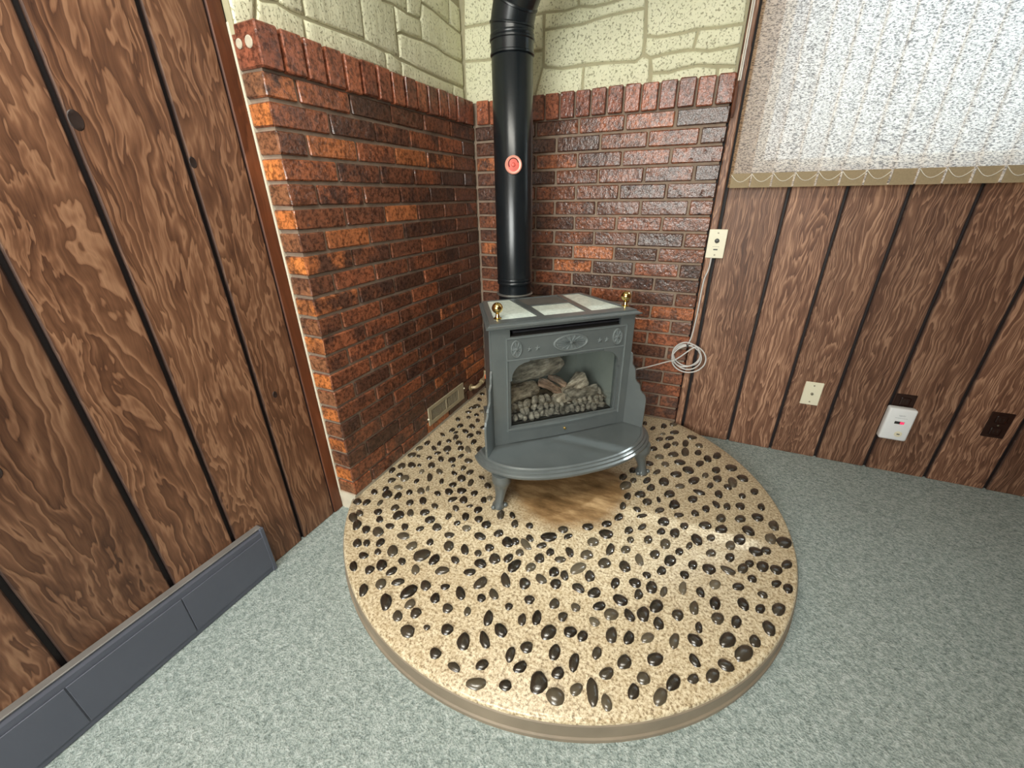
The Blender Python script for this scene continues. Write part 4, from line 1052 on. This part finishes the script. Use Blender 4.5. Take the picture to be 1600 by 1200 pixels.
medallion(U0 + 0.010, 0.5955, 0.074, 0.0325, 16)
medallion(U0 - 0.212, 0.5955, 0.0215, 0.0335, 8)
medallion(U0 + 0.213, 0.5955, 0.0215, 0.0335, 8)
for c in (-0.150, -0.118, 0.145, 0.176):
    bm = bmesh.new()
    L = []
    for i in range(10):
        a = PI / 2 + PI * i / 5
        r = 0.0125 if i % 2 == 0 else 0.0050
        L.append((c + r * math.cos(a), 0.588 + r * math.sin(a)))
    base = [bm.verts.new(P(p[0], 0.0021, p[1])) for p in L]
    mid = bm.verts.new(P(c, 0.0095, 0.588))
    for i in range(10):
        bm.faces.new((base[i], base[(i + 1) % 10], mid))
    bm.faces.new(base)
    obj('star', bm, IRON_HILITE, stove)
# arched corner brackets
for s in (-1, 1):
    xe = op_l if s < 0 else op_r
    bm = bmesh.new()
    L = [(xe - s * -0.004, op_t + 0.009), (xe - s * 0.080, op_t + 0.009), (xe - s * 0.080, op_t - 0.001)]
    for i in range(0, 10):
        a = i / 9 * PI / 2
        L.append((xe - s * (0.0075 + 0.066 * (1 - math.sin(a))), op_t - 0.004 - 0.060 * (1 - math.cos(a))))
    L.append((xe - s * 0.0075, op_t - 0.074))
    L.append((xe - s * -0.004, op_t - 0.074))
    rings(bm, [[P(p[0], -0.010, p[1]) for p in L], [P(p[0], 0.003, p[1]) for p in L]])
    obj('corner_bracket', bm, IRON, stove)
# louvre bar in the slot
bm = bmesh.new()
box(bm, P(U0 - 0.24, -0.045, 0.6395), P(U0 + 0.23, -0.002, 0.6428))
obj('slot_back', bm, SOOT, stove)
bm = bmesh.new()
box(bm, P(U0 - 0.222, -0.022, 0.6555), P(U0 + 0.220, -0.006, 0.6625), 0.002)
obj('louvre', bm, IROND, stove)
# sill and lower rail, bowed a little forwards
bm = bmesh.new()
loops = []
for i in range(13):
    t = i / 12
    u = U0 - 0.2500 + 0.5 * t
    bow = 0.010 * math.sin(PI * t) + 0.004
    loops.append([P(u, -0.01, 0.2455), P(u, bow, 0.2455), P(u, bow, 0.2525), P(u, -0.008, 0.2640), P(u, -0.01, 0.2640)])
rings(bm, loops)
obj('sill', bm, IRON, stove, auto=40)
bm = bmesh.new()
loops = []
for i in range(13):
    t = i / 12
    u = U0 - 0.2500 + 0.5 * t
    bow = 0.008 * math.sin(PI * t) + 0.002
    loops.append([P(u, -0.01, 0.191), P(u, bow, 0.191), P(u, bow, 0.2455), P(u, -0.01, 0.2455)])
rings(bm, loops)
rail = obj('lower_rail', bm, IRON, stove, auto=40)
bm = bmesh.new()
lathe(bm, [(0.006, 0.0), (0.006, 0.004), (0.0035, 0.007), (0.0045, 0.010)], 12, 'y')
for v in bm.verts:
    v.co.y = -v.co.y
obj('latch', bm, BRASS, rail, loc=P(U0 - 0.005, 0.010, 0.221))
# glass
bm = bmesh.new()
box(bm, P(op_l - 0.004, -0.018, op_b - 0.002), P(op_r + 0.004, -0.014, op_t + 0.004))
obj('glass_pane', bm, GLASS, stove)
bm = bmesh.new()
box(bm, P(op_l - 0.002, -0.03, op_b - 0.004), P(op_l + 0.0065, -0.010, op_t - 0.02), 0.001)
obj('glass_frame', bm, IRON, stove)
bm = bmesh.new()
box(bm, P(op_r - 0.0065, -0.03, op_b - 0.004), P(op_r + 0.002, -0.010, op_t - 0.02), 0.001)
obj('glass_frame', bm, IRON, stove)
# firebox
bm = bmesh.new()
box(bm, P(-0.20, -0.30, 0.255), P(0.20, -0.295, 0.60))
for s in (-1, 1):
    pts = [(s * 0.245, -0.032), (s * 0.252, -0.032), (s * 0.207, -0.30), (s * 0.20, -0.30)]
    rings(bm, [[P(a, b, 0.255) for a, b in pts], [P(a, b, 0.60) for a, b in pts]])
pts = [(-0.25, -0.03), (0.25, -0.03), (0.205, -0.30), (-0.205, -0.30)]
rings(bm, [[P(a, b, 0.595) for a, b in pts], [P(a, b, 0.60) for a, b in pts]])
obj('firebox', bm, LINER, stove)
bm = bmesh.new()
rings(bm, [[P(a, b, 0.250) for a, b in pts], [P(a, b, 0.258) for a, b in pts]])
obj('firebox_floor', bm, SOOT, stove)


def log(name, p0, p1, r0, r1, mat, seed, knob=0.12, nseg=14):
    rr = random.Random(seed)
    p0, p1 = Vector(p0), Vector(p1)
    L = (p1 - p0).length
    bm = bmesh.new()
    loops = []
    ph = [rr.uniform(0, 6.28) for _ in range(5)]
    for i in range(nseg + 1):
        t = i / nseg
        r = r0 + (r1 - r0) * t
        if i in (0, nseg):
            r *= 0.86
        ring = []
        for k in range(18):
            a = 2 * PI * k / 18
            w = 1 + knob * (0.5 * math.sin(3 * a + ph[0] + 4 * t) + 0.5 * math.sin(5 * a + ph[1] - 6 * t) + 0.45 * rr.uniform(-1, 1))
            ring.append((t * L + (0.004 * math.sin(3 * a + ph[2]) if i in (0, nseg) else 0), r * w * math.cos(a), r * w * math.sin(a) + 0.012 * math.sin(PI * t + ph[3])))
        loops.append(ring)
    rings(bm, loops)
    o = obj(name, bm, mat, stove, auto=60)
    o.location = p0
    o.rotation_mode = 'QUATERNION'
    o.rotation_quaternion = Vector((1, 0, 0)).rotation_difference((p1 - p0).normalized())
    return o


log('log', P(-0.225, -0.165, 0.400), P(0.070, -0.215, 0.440), 0.046, 0.046, LOG, 1)
log('log', P(-0.235, -0.085, 0.335), P(-0.060, -0.165, 0.350), 0.040, 0.032, LOG, 2, 0.16)
log('log', P(-0.005, -0.075, 0.318), P(0.150, -0.115, 0.368), 0.026, 0.040, LOG, 3, 0.14)
log('log', P(-0.060, -0.135, 0.372), P(0.050, -0.075, 0.330), 0.018, 0.016, LOGD, 4, 0.25)
log('log', P(0.000, -0.160, 0.385), P(0.055, -0.100, 0.350), 0.016, 0.014, LOGD, 5, 0.25)
log('log', P(0.040, -0.050, 0.325), P(0.200, -0.095, 0.335), 0.026, 0.026, EMBER, 6, 0.2)
# knobbly bed of ceramic embers along the front
rr = random.Random(11)
bm = bmesh.new()
for row, (nn, zz, cnt, rad) in enumerate(((-0.045, 0.273, 19, 0.016), (-0.055, 0.296, 17, 0.016), (-0.085, 0.312, 15, 0.019))):
    for i in range(cnt):
        t = (i + rr.uniform(-.25, .25)) / (cnt - 1)
        c = P(-0.218 + 0.428 * t, nn + rr.uniform(-.008, .008), zz + rr.uniform(-.006, .006))
        r = bmesh.ops.create_icosphere(bm, subdivisions=2, radius=1.0)
        sc = (rad * rr.uniform(.62, .9), rad * rr.uniform(.8, 1.2), rad * rr.uniform(1.0, 1.6))
        ty = rr.uniform(-.6, .6)
        for v in r['verts']:
            x, z = v.co.x * sc[0], v.co.z * sc[2]
            v.co = Vector((c[0] + x * math.cos(ty) + z * math.sin(ty), c[1] + v.co.y * sc[1], c[2] - x * math.sin(ty) + z * math.cos(ty)))
box(bm, P(-0.225, -0.13, 0.256), P(0.215, -0.05, 0.30), 0.01)
eb = obj('ember_bed', bm, EMBER, stove, smooth=True)
eb['kind'] = 'stuff'


# ash lip in front: half-oval shelf with moulded rim
def lip_outline(ins, n=48):
    a, b, p = 0.384 - ins, 0.243 - ins, 2.25
    L = []
    for i in range(n + 1):
        th = PI * i / n
        c, s = math.cos(th), math.sin(th)
        L.append((a * math.copysign(abs(c) ** (2 / p), c), 0.006 + b * abs(s) ** (2 / p)))
    L.append((-a + 0.05, -0.028))
    L.append((a - 0.05, -0.028))
    return L


bm = bmesh.new()
loops = [[P(a, b, z) for a, b in lip_outline(i)] for i, z in ((0.016, 0.150), (0.004, 0.153), (0.0, 0.159), (0.0, 0.167), (0.006, 0.171), (0.009, 0.172), (0.010, 0.178), (0.016, 0.181), (0.019, 0.182), (0.020, 0.187), (0.026, 0.191), (0.032, 0.191), (0.036, 0.187))]
rings(bm, loops)
obj('ash_lip', bm, IRON, stove, auto=28)

# scalloped wings
prof = [(0.0, 0.188), (0.086, 0.188), (0.087, 0.312)]
prof += [(0.085, 0.328), (0.079, 0.342), (0.066, 0.351), (0.058, 0.361), (0.056, 0.372), (0.052, 0.384), (0.040, 0.393), (0.032, 0.405), (0.029, 0.425), (0.027, 0.448), (0.020, 0.458), (0.012, 0.468), (0.010, 0.49), (0.006, 0.512), (0.0, 0.518)]
for s in (-1, 1):
    d = Vector((0.050, 0.070)).normalized()
    q = Vector((d.y, -d.x)) * 0.008
    bm = bmesh.new()
    f3 = lambda a, z, k: P(s * (0.2965 + d.x * a + q.x * k), 0.001 + d.y * a + q.y * k, z)
    loops = [[f3(a, z, 0.0) for a, z in prof], [f3(a, z, 1.0) for a, z in prof]]
    rings(bm, loops)
    obj('side_wing', bm, IRON, stove)
    # lower skirt at the side of the body
    bm = bmesh.new()
    pr = [(0.0, 0.16), (0.0, 0.318), (0.025, 0.322), (0.075, 0.300), (0.13, 0.255), (0.25, 0.235), (0.25, 0.16)]
    k0, k1 = Vector((s * 0.300, -0.02)), Vector((s * 0.243, -0.34))
    dd = (k1 - k0).normalized()
    f4 = lambda a, z, k: P(k0.x + dd.x * a + s * 0.018 * k, k0.y + dd.y * a, z)
    rings(bm, [[f4(a, z, -0.1) for a, z in pr], [f4(a, z, 1.0) for a, z in pr]])
    obj('side_skirt', bm, IRON, stove)

# cabriole legs
for su, nn, dn in ((-1, 0.128, 1), (1, 0.128, 1), (-1, -0.30, -1), (1, -0.30, -1)):
    ub = 0.312 if dn > 0 else 0.215
    bm = bmesh.new()
    spec = [(0.0, 0.014, 0.0, 0.034, 0.026), (0.010, 0.014, 0.004, 0.030, 0.024), (0.026, 0.012, 0.010, 0.023, 0.020), (0.055, 0.006, 0.008, 0.026, 0.022), (0.085, 0.0, 0.0, 0.036, 0.028), (0.105, -0.002, 0.0, 0.046, 0.036), (0.118, -0.002, 0.002, 0.052, 0.042), (0.132, -0.002, 0.002, 0.052, 0.043), (0.153, -0.002, 0.0, 0.050, 0.042)]
    loops = []
    for z, du, dnn, a, b in spec:
        ring = []
        for k in range(14):
            an = 2 * PI * k / 14
            fl = 1.0 + (0.30 * max(0.0, math.cos(an)) if z < 0.013 else 0.0)
            ring.append(P(su * (ub + du) + a * fl * 0.72 * math.sin(an), nn + dn * (dnn + b * fl * math.cos(an)), z + 0.001))
        loops.append(ring)
    rings(bm, loops)
    leg = obj('leg', bm, IRON, stove, auto=60)
    for sx in (-1, 1):
        bm = bmesh.new()
        r = bmesh.ops.create_icosphere(bm, subdivisions=2, radius=0.010)
        for v in r['verts']:
            v.co = Vector((v.co.x + su * (ub + 0.014) + sx * 0.024, v.co.y - (nn + dn * 0.018), max(v.co.z + 0.009, 0.0015)))
        obj('toe', bm, IRON, leg, smooth=True)

# moulded top plate
TP = [(-0.318, 0.017), (0.318, 0.017), (0.248, -0.367), (-0.248, -0.367)]
bm = bmesh.new()
loops = [[P(a, b, z) for a, b in offset_poly(TP, i)] for i, z in ((0.016, 0.6765), (0.004, 0.679), (0.0, 0.682), (0.0, 0.686), (0.007, 0.688), (0.010, 0.6915), (0.014, 0.6925))]
rings(bm, loops)
obj('top_plate', bm, IRON, stove)
C0 = 0.015
mar_l = [(-0.270, -0.044), (C0 - 0.112, -0.044), (C0 - 0.130, -0.343), (-0.218, -0.343)]
mar_r = [(0.272, -0.044), (0.220, -0.343), (C0 + 0.118, -0.343), (C0 + 0.112, -0.044)]
mar_c = [(C0 - 0.087, -0.044), (C0 + 0.087, -0.044), (C0 + 0.087, -0.200), (C0 - 0.087, -0.200)]
vent_c = [(C0 - 0.095, -0.215), (C0 + 0.092, -0.215), (C0 + 0.095, -0.343), (C0 - 0.100, -0.343)]
bm = bmesh.new()
tf = lambda a, b, d: P(a, b, 0.6925 + d)
holed(bm, offset_poly(TP, 0.015), [mar_l, mar_r, mar_c, vent_c], tf, 0.0055)
obj('top_frame', bm, IRON, stove)
for q in (mar_l, mar_r, mar_c):
    q = offset_poly(q, 0.0012)
    ca, cb = sum(p[0] for p in q) / 4, sum(p[1] for p in q) / 4
    bm = bmesh.new()
    prism(bm, [(a - ca, b - cb) for a, b in q], lambda a, b, d: P(a, b, d), 0.0, 0.0028, 0.0008)
    obj('marble_tile', bm, MARBLE, stove, loc=P(ca, cb, 0.6926))
bm = bmesh.new()
prism(bm, offset_poly(vent_c, 0.001), tf, 0.0001, 0.0018)
obj('flue_cover', bm, m_simple('dusty_grey_iron', (0.13, 0.125, 0.115), 0.6, 0.1, 0.3, 20.0), stove)
# brass finials
for u, nn in ((-0.252, -0.062), (0.285, -0.058)):
    bm = bmesh.new()
    pr = [(0.0145, 0.0), (0.0145, 0.003), (0.009, 0.006), (0.0075, 0.013), (0.0065, 0.018), (0.0085, 0.021)]
    for i in range(11):
        a = -PI / 2 + 0.35 + (PI - 0.37) * i / 10
        pr.append((0.0205 * math.cos(a), 0.040 + 0.0205 * math.sin(a)))
    lathe(bm, pr, 24)
    obj('finial', bm, BRASS, stove, loc=P(u, nn, 0.698), auto=40)

# ------------------------------------------------------------------ stovepipe
PX, PY, PR = 0.352, -0.316, 0.080
pipe = thing('stovepipe', 'black metal stovepipe rising from behind the stove to an elbow overhead', 'pipe', (PX, PY, 0.0))


def ringpipe(name, prof, mat=PIPE, parent=pipe):
    bm = bmesh.new()
    lathe(bm, prof, 48)
    return obj(name, bm, mat, parent, auto=40)


ringpipe('flue_collar', [(PR - 0.004, 0.52), (PR - 0.004, 0.70), (PR - 0.006, 0.735), (PR - 0.002, 0.745)])
ringpipe('collar_ring', [(PR + 0.001, 0.686), (PR + 0.004, 0.689), (PR + 0.004, 0.693), (PR + 0.001, 0.696)], PIPEL)
ringpipe('crimped_joint', [(PR - 0.003, 0.735), (PR + 0.001, 0.742), (PR + 0.001, 0.748), (PR - 0.002, 0.752), (PR + 0.001, 0.757), (PR + 0.001, 0.763), (PR - 0.002, 0.767), (PR - 0.002, 0.772)])
ringpipe('straight_section', [(PR - 0.003, 0.765), (PR, 0.768), (PR, 1.586), (PR - 0.003, 1.59)])
z = 1.588
ringpipe('upper_joint', [(PR - 0.002, z), (PR + 0.004, z + 0.003), (PR + 0.004, z + 0.009), (PR + 0.001, z + 0.012), (PR + 0.0015, z + 0.044), (PR + 0.005, z + 0.047), (PR + 0.005, z + 0.053), (PR + 0.001, z + 0.056), (PR + 0.003, z + 0.060), (PR + 0.003, z + 0.066), (PR, z + 0.07)])
# gored elbow
ed = Vector((0.86, -0.51, 0)).normalized()


def rot_ring(c, ang, r):
    ax = Vector((-ed.y, ed.x, 0))
    rm = Matrix.Rotation(ang, 3, ax)
    return [c + rm @ Vector((r * math.cos(2 * PI * k / 48), r * math.sin(2 * PI * k / 48), 0)) for k in range(48)]


zb = 1.645
pts = [Vector((0, 0, zb)), Vector((0, 0, zb + 0.040))]
ang = [0.0]
segs_len = [0.040, 0.066, 0.075, 0.06]
angs = [0.0, math.radians(22), math.radians(44), math.radians(62)]
c = Vector((0, 0, zb))
prev_ring = rot_ring(c, 0.0, PR + 0.001)
for i in range(4):
    dvec = Vector((0, 0, 1)) * math.cos(angs[i]) + ed * math.sin(angs[i])
    c2 = c + dvec * segs_len[i]
    na = (angs[i] + angs[i + 1]) / 2 if i < 3 else angs[i]
    nr = rot_ring(c2, na, PR + 0.001)
    bm = bmesh.new()
    rings(bm, [prev_ring, nr])
    g_ = obj('elbow_gore', bm, PIPE, pipe, auto=60)
    if i < 3:
        big0 = [p + (p - c2).normalized() * 0.003 - dvec * 0.003 for p in nr]
        big1 = [p + (p - c2).normalized() * 0.003 + dvec * 0.003 for p in nr]
        bm = bmesh.new()
        rings(bm, [[p - dvec * 0.005 for p in nr], big0, big1, [p + dvec * 0.005 for p in nr]])
        obj('seam', bm, PIPE, g_, auto=60)
    prev_ring = nr
    c = c2
dvec = Vector((0, 0, 1)) * math.cos(angs[3]) + ed * math.sin(angs[3])
kk = (CEIL - 0.005 - c.z) / dvec.z
end = [p + dvec * ((CEIL - 0.004 - p.z) / dvec.z) for p in prev_ring]
bm = bmesh.new()
rings(bm, [prev_ring, end])
obj('offset_section', bm, PIPE, pipe, auto=60)
# horizontal stub into the back of the stove
bm = bmesh.new()
a_ = Vector((math.sin(YAW), -math.cos(YAW), 0))
tube(bm, [Vector((0, 0, 0.60)) + a_ * 0.03, Vector((0, 0, 0.60)) + a_ * 0.108], 0.070, 32)
obj('stub', bm, PIPE, pipe, auto=40)

# red dial on the pipe
cd = Vector((1.12953 - PX, -2.08177 - PY, 0)).normalized()
dial = thing('flue_dial', 'small round red dial stuck on the black stovepipe', 'dial', (PX + cd.x * (PR + 0.0005), PY + cd.y * (PR + 0.0005), 1.222), math.atan2(cd.y, cd.x) + PI / 2)
bm = bmesh.new()
lathe(bm, [(0.033, 0.006), (0.0345, 0.0), (0.0335, -0.006), (0.030, -0.008), (0.024, -0.0065)], 36, 'y')
obj('rim', bm, REDL, dial, auto=40)
bm = bmesh.new()
lathe(bm, [(0.0235, -0.003), (0.0235, -0.0068), (0.008, -0.0072), (0.006, -0.010), (0.003, -0.0105)], 30, 'y')
obj('face', bm, REDP, dial, auto=40)
bm = bmesh.new()
L = []
for i in range(25):
    a = math.radians(10 + 205 * i / 24)
    L.append((0.0195 * math.cos(a), -0.0072, 0.004 + 0.0195 * math.sin(a)))
tube(bm, L, 0.0018, 6)
obj('scale_arc', bm, m_simple('dial_dark_print', (0.05, 0.008, 0.006), 0.5), dial)

# ------------------------------------------------------------------ baseboard heater on the left
heater = thing('baseboard_heater', 'long low slate blue metal baseboard heater along the wood panelled left wall', 'heater', (-0.09, -1.486, FZ))
bm = bmesh.new()
hl = [(0.002, 0.004), (0.026, 0.004), (0.026, 0.176), (0.020, 0.186), (0.002, 0.190)]
seams = [0.0, -0.262, -0.513, -0.80, -1.10, -1.40, -1.70, -2.0, -2.3, -2.6]
bm = bmesh.new()
rings(bm, [[(a, -0.001, z) for a, z in hl], [(a, -2.6, z) for a, z in hl]])
obj('casing', bm, HEATER, heater)
for a, b in zip(seams[:-1], seams[1:]):
    obj('front_panel', new_box((0.0262, b + 0.0012, 0.022), (0.0295, a - 0.006 if a == 0 else a - 0.0012, 0.158), 0.001), HEATER, heater)
obj('top_edge', new_box((0.0005, -2.6, 0.1885), (0.024, -0.002, 0.1935), 0.0015), HEATERL, heater)
obj('end_cap', new_box((0.001, -0.012, 0.002), (0.0305, 0.0015, 0.192), 0.002), HEATER, heater)

# ------------------------------------------------------------------ vent register in the left brick wall
reg = thing('vent_register', 'beige slotted metal vent register low on the left brick wall', 'vent', (0.002, -0.452, 0.050))
bm = bmesh.new()
ft = lambda y, z, d: (d, y, z)
holed(bm, [(-0.172, 0.0), (0.172, 0.0), (0.172, 0.098), (-0.172, 0.098)], [[(-0.150, 0.02), (0.112, 0.02), (0.112, 0.080), (-0.150, 0.080)]], ft, 0.007)
obj('frame', bm, VENT, reg)
obj('duct', new_box((0.0, -0.152, 0.018), (0.0040, 0.114, 0.082)), SOOT, reg)
sl = bmesh.new()
box(sl, (-0.0008, -0.0014, -0.031), (0.0008, 0.0014, 0.031))
sme = bpy.data.meshes.new('slat')
sl.to_mesh(sme)
sl.free()
sme.materials.append(VENT)
for i in range(24):
    if i == 12:
        continue
    inst('slat', sme, reg, (0.0048, -0.145 + i * 0.0112, 0.05))
obj('divider', new_box((0.001, -0.014, 0.018), (0.0075, -0.006, 0.082), 0.001), VENT, reg)
for yy, zz in ((-0.176, 0.040), (0.177, 0.060)):
    bm = bmesh.new()
    lathe(bm, [(0.005, 0.0), (0.005, 0.006), (0.003, 0.009)], 10, 'x')
    obj('screw', bm, IVORY, reg, loc=(0.001, yy, zz))

# gas shut-off behind the stove
gas = thing('gas_valve', 'tan gas pipe with orange valve handle on the brick beside the stove back', 'valve', (0.0, -0.165, 0.075))
bm = bmesh.new()
tube(bm, smooth_path([(0.001, -0.02, 0.0), (0.03, -0.01, 0.004), (0.042, 0.02, 0.012), (0.042, 0.055, 0.022), (0.044, 0.085, 0.04), (0.044, 0.09, 0.075)], 5), 0.0105, 12)
obj('pipe', bm, GALV, gas, smooth=True)
bm = bmesh.new()
lathe(bm, [(0.014, -0.012), (0.017, -0.006), (0.017, 0.006), (0.014, 0.012)], 6, 'y')
obj('union_nut', bm, GALV, gas, loc=(0.042, 0.048, 0.020))
bm = bmesh.new()
box(bm, (0.052, 0.062, 0.030), (0.062, 0.098, 0.058), 0.004, 2)
obj('handle', bm, ORANGE, gas)
bm = bmesh.new()
lathe(bm, [(0.022, 0.0), (0.022, 0.003), (0.012, 0.005)], 16, 'x')
obj('escutcheon', bm, GALV, gas, loc=(0.001, -0.02, 0.0))

# ------------------------------------------------------------------ wall plates, detector, outlets
p1 = thing('dial_wall_plate', 'ivory wall plate with round dark knob at the edge of the brick', 'wall plate', (1.184, -0.0045, 0.906))
obj('plate', new_box((-0.036, -0.005, -0.060), (0.036, 0.0, 0.060), 0.002), IVORY, p1)
bm = bmesh.new()
lathe(bm, [(0.0095, 0.0), (0.0095, 0.005), (0.007, 0.009), (0.003, 0.0095)], 20, 'y')
for v in bm.verts:
    v.co.y = -v.co.y
obj('knob', bm, DARKP, p1, loc=(0, -0.005, 0.013), auto=40)
obj('slider', new_box((-0.0085, -0.0068, -0.026), (0.0085, -0.005, -0.021)), DARKP, p1)
obj('print_line', new_box((-0.0135, -0.0054, -0.0125), (0.0135, -0.005, -0.0105)), SCREW, p1)


def screw(par, x, z, y=-0.005, r=0.0035):
    bm = bmesh.new()
    lathe(bm, [(r, 0.0), (r * .9, 0.0012), (r * .4, 0.0016)], 10, 'y')
    for v in bm.verts:
        v.co.y = -v.co.y
    obj('screw', bm, SCREW, par, loc=(x, y, z))


screw(p1, 0, 0.045)
screw(p1, 0, -0.046)
p2 = thing('coax_wall_plate', 'ivory wall plate with small centre jack low on the wood panelling', 'wall plate', (1.703, 0.0295, 0.257))
obj('plate', new_box((-0.0355, -0.005, -0.057), (0.0355, 0.0, 0.057), 0.002), IVORY, p2)
bm = bmesh.new()
lathe(bm, [(0.0065, 0.0), (0.0065, 0.004), (0.0045, 0.0045), (0.0045, 0.009)], 6, 'y')
for v in bm.verts:
    v.co.y = -v.co.y
obj('jack', bm, SCREW, p2, loc=(0, -0.005, 0.0))
screw(p2, 0, 0.040)
screw(p2, 0, -0.041)


def brown_outlet(name, label, x, z, w=0.07, h=0.116, grp=None):
    o = thing(name, label, 'outlet', (x, 0.0295, z))
    obj('plate', new_box((-w / 2, -0.005, -h / 2), (w / 2, 0.0, h / 2), 0.002), BROWNP, o)
    for s in (-1, 1):
        rc = obj('receptacle', new_box((-0.017, -0.008, s * 0.027 - 0.017), (0.017, -0.005, s * 0.027 + 0.017), 0.004, 2), BROWNP, o)
        for sx in (-0.006, 0.006):
            obj('slot', new_box((sx - 0.001, -0.0083, s * 0.027 - 0.004), (sx + 0.001, -0.0079, s * 0.027 + 0.006)), DARKP, rc)
    screw(o, 0, 0.0)
    return o


brown_outlet('wall_outlet', 'dark brown outlet plate half hidden behind the white plug-in detector', 2.034, 0.255, 0.070, 0.118)
brown_outlet('wall_outlet', 'dark brown outlet plate alone in the shadow at the right end of the wall', 2.346, 0.233, 0.070, 0.114)

det = thing('carbon_monoxide_detector', 'white plug-in gas detector with red display on the panelled wall', 'detector', (2.028, 0.020, 0.185))
obj('case', new_box((-0.048, -0.036, -0.076), (0.048, 0.0, 0.076), 0.008, 3), WHITE, det, auto=50)
n = NT('red_led')
e = n.n('Emission', {'Color': (1.0, 0.03, 0.08, 1), 'Strength': 1.6})
n.t.links.new(e.outputs[0], n.out.inputs[0])
obj('display', new_box((-0.016, -0.0368, 0.005), (0.017, -0.0358, 0.017)), DARKP, det)
obj('lit_digit', new_box((0.003, -0.0372, 0.006), (0.016, -0.0366, 0.016)), n.m, det)
bm = bmesh.new()
lathe(bm, [(0.0135, 0.0), (0.0135, 0.0015), (0.0115, 0.0018)], 24, 'y')
for v in bm.verts:
    v.co.y = -v.co.y
bt = obj('button', bm, IVORY, det, loc=(0.012, -0.0355, -0.043))
obj('button_print', new_box((-0.005, -0.0026, -0.002), (0.005, -0.0017, 0.002)), DARKP, bt)
GREYINK = m_simple('grey_ink', (0.42, 0.45, 0.47), 0.5)
bm = bmesh.new()
box(bm, (-0.020, -0.0364, 0.0325), (0.022, -0.0359, 0.0337))
wig = [(-0.010 + 0.022 * i / 16, -0.0363, 0.0445 + 0.003 * math.sin(i * 1.7) * (1 if i % 3 else 1.6)) for i in range(17)]
tube(bm, wig, 0.0006, 5)
obj('printing', bm, GREYINK, det)

# ------------------------------------------------------------------ cable
cab = thing('low_voltage_cable', 'thin grey white cable coiled in a loop against the brick edge', 'cable', (1.143, -0.012, 0.37))
cv = [(1.174, -0.0085, 0.848), (1.172, -0.009, 0.80), (1.160, -0.010, 0.74), (1.158, -0.010, 0.593), (1.152, -0.010, 0.482), (1.141, -0.012, 0.436)]
cxx, czz = 1.143, 0.378
turns = 4
for i in range(int(turns * 12)):
    a = PI / 2 + 2 * PI * i / 12
    t = i / (turns * 12)
    r = 0.058 + 0.006 * math.sin(i * 0.9) + 0.003 * (i // 12)
    ox = 0.0
    if i // 12 == 2:
        ox = 0.028
        r += 0.004
    cv.append((cxx + ox * (0.5 - 0.5 * math.cos(a - PI)) + r * math.cos(a), -0.011 - 0.0035 * (i // 12) - 0.002 * math.sin(a), czz + r * math.sin(a) - ox * 0.4))
cv += [(1.100, -0.03, 0.360), (1.060, -0.055, 0.350), (0.990, -0.115, 0.338), (0.915, -0.18, 0.330), (0.88, -0.215, 0.325), (0.845, -0.245, 0.330)]
bm = bmesh.new()
tube(bm, [Vector(p) - Vector((1.143, -0.012, 0.37)) for p in smooth_path(cv, 4)], 0.0034, 8)
obj('wire', bm, CABLE, cab, smooth=True)
bm = bmesh.new()
lathe(bm, [(0.007, -0.006), (0.007, 0.006)], 10, 'z')
obj('tie', bm, DARKP, cab, loc=(-0.002, -0.006, 0.062))

# ------------------------------------------------------------------ vertical blind
VB = -0.030
blind = thing('vertical_blind', 'woven tan vertical blind with daylight glowing through, hung over the window', 'blind', (1.19, VB, 1.128))
VZ = 2.215 - 1.128
vm = bmesh.new()
nx = 5
vw = 0.0830
vv = []
for j in range(2):
    rowv = []
    for i in range(nx):
        t = i / (nx - 1) - 0.5
        rowv.append(vm.verts.new((t * vw, -0.004 * (1 - (2 * t) ** 2), 0.0 if j == 0 else VZ)))
    vv.append(rowv)
for i in range(nx - 1):
    vm.faces.new((vv[0][i], vv[0][i + 1], vv[1][i + 1], vv[1][i]))
vme = bpy.data.meshes.new('vane')
vm.to_mesh(vme)
vm.free()
vme.materials.append(BLIND)
for p in vme.polygons:
    p.use_smooth = True
hm = bmesh.new()
box(hm, (-0.0355, -0.0060, -0.002), (0.0365, -0.0044, 0.050))
hme = bpy.data.meshes.new('hem')
hm.to_mesh(hme)
hm.free()
hme.materials.append(HEM)
NV = 19
for i in range(NV):
    va = inst('vane', vme, blind, (0.0365 + i * 0.0738, 0.0, 0.0), (0, 0, 0.12 + random.uniform(-.03, .03)))
    inst('hem', hme, va)
    bm = bmesh.new()
    tube(bm, [(-0.037 + 0.074 * k / 8, -0.0085, 0.046 - 0.027 * math.sin(PI * k / 8)) for k in range(9)], 0.0012, 6)
    if i != 7:
        obj('chain', bm, CHAIN, va)
    else:
        bm.free()
obj('headrail', new_box((-0.02, -0.02, VZ), (NV * 0.0738 + 0.02, 0.028, VZ + 0.04), 0.003), WHITE, blind)
# control cord and chain at the left edge
bm = bmesh.new()
tube(bm, [(-0.036, -0.006, VZ), (-0.036, -0.006, 0.362)], 0.0022, 8)
obj('control_chain', bm, CHAIN, blind)
bm = bmesh.new()
tube(bm, [(-0.029, -0.006, VZ), (-0.030, -0.006, 0.362)], 0.0024, 8)
obj('control_cord', bm, WINFR, blind)
bm = bmesh.new()
lathe(bm, [(0.003, 0.36), (0.007, 0.345), (0.0075, 0.27), (0.005, 0.245)], 12)
obj('cord_weight', bm, WOODT, blind, loc=(-0.037, -0.006, 0))
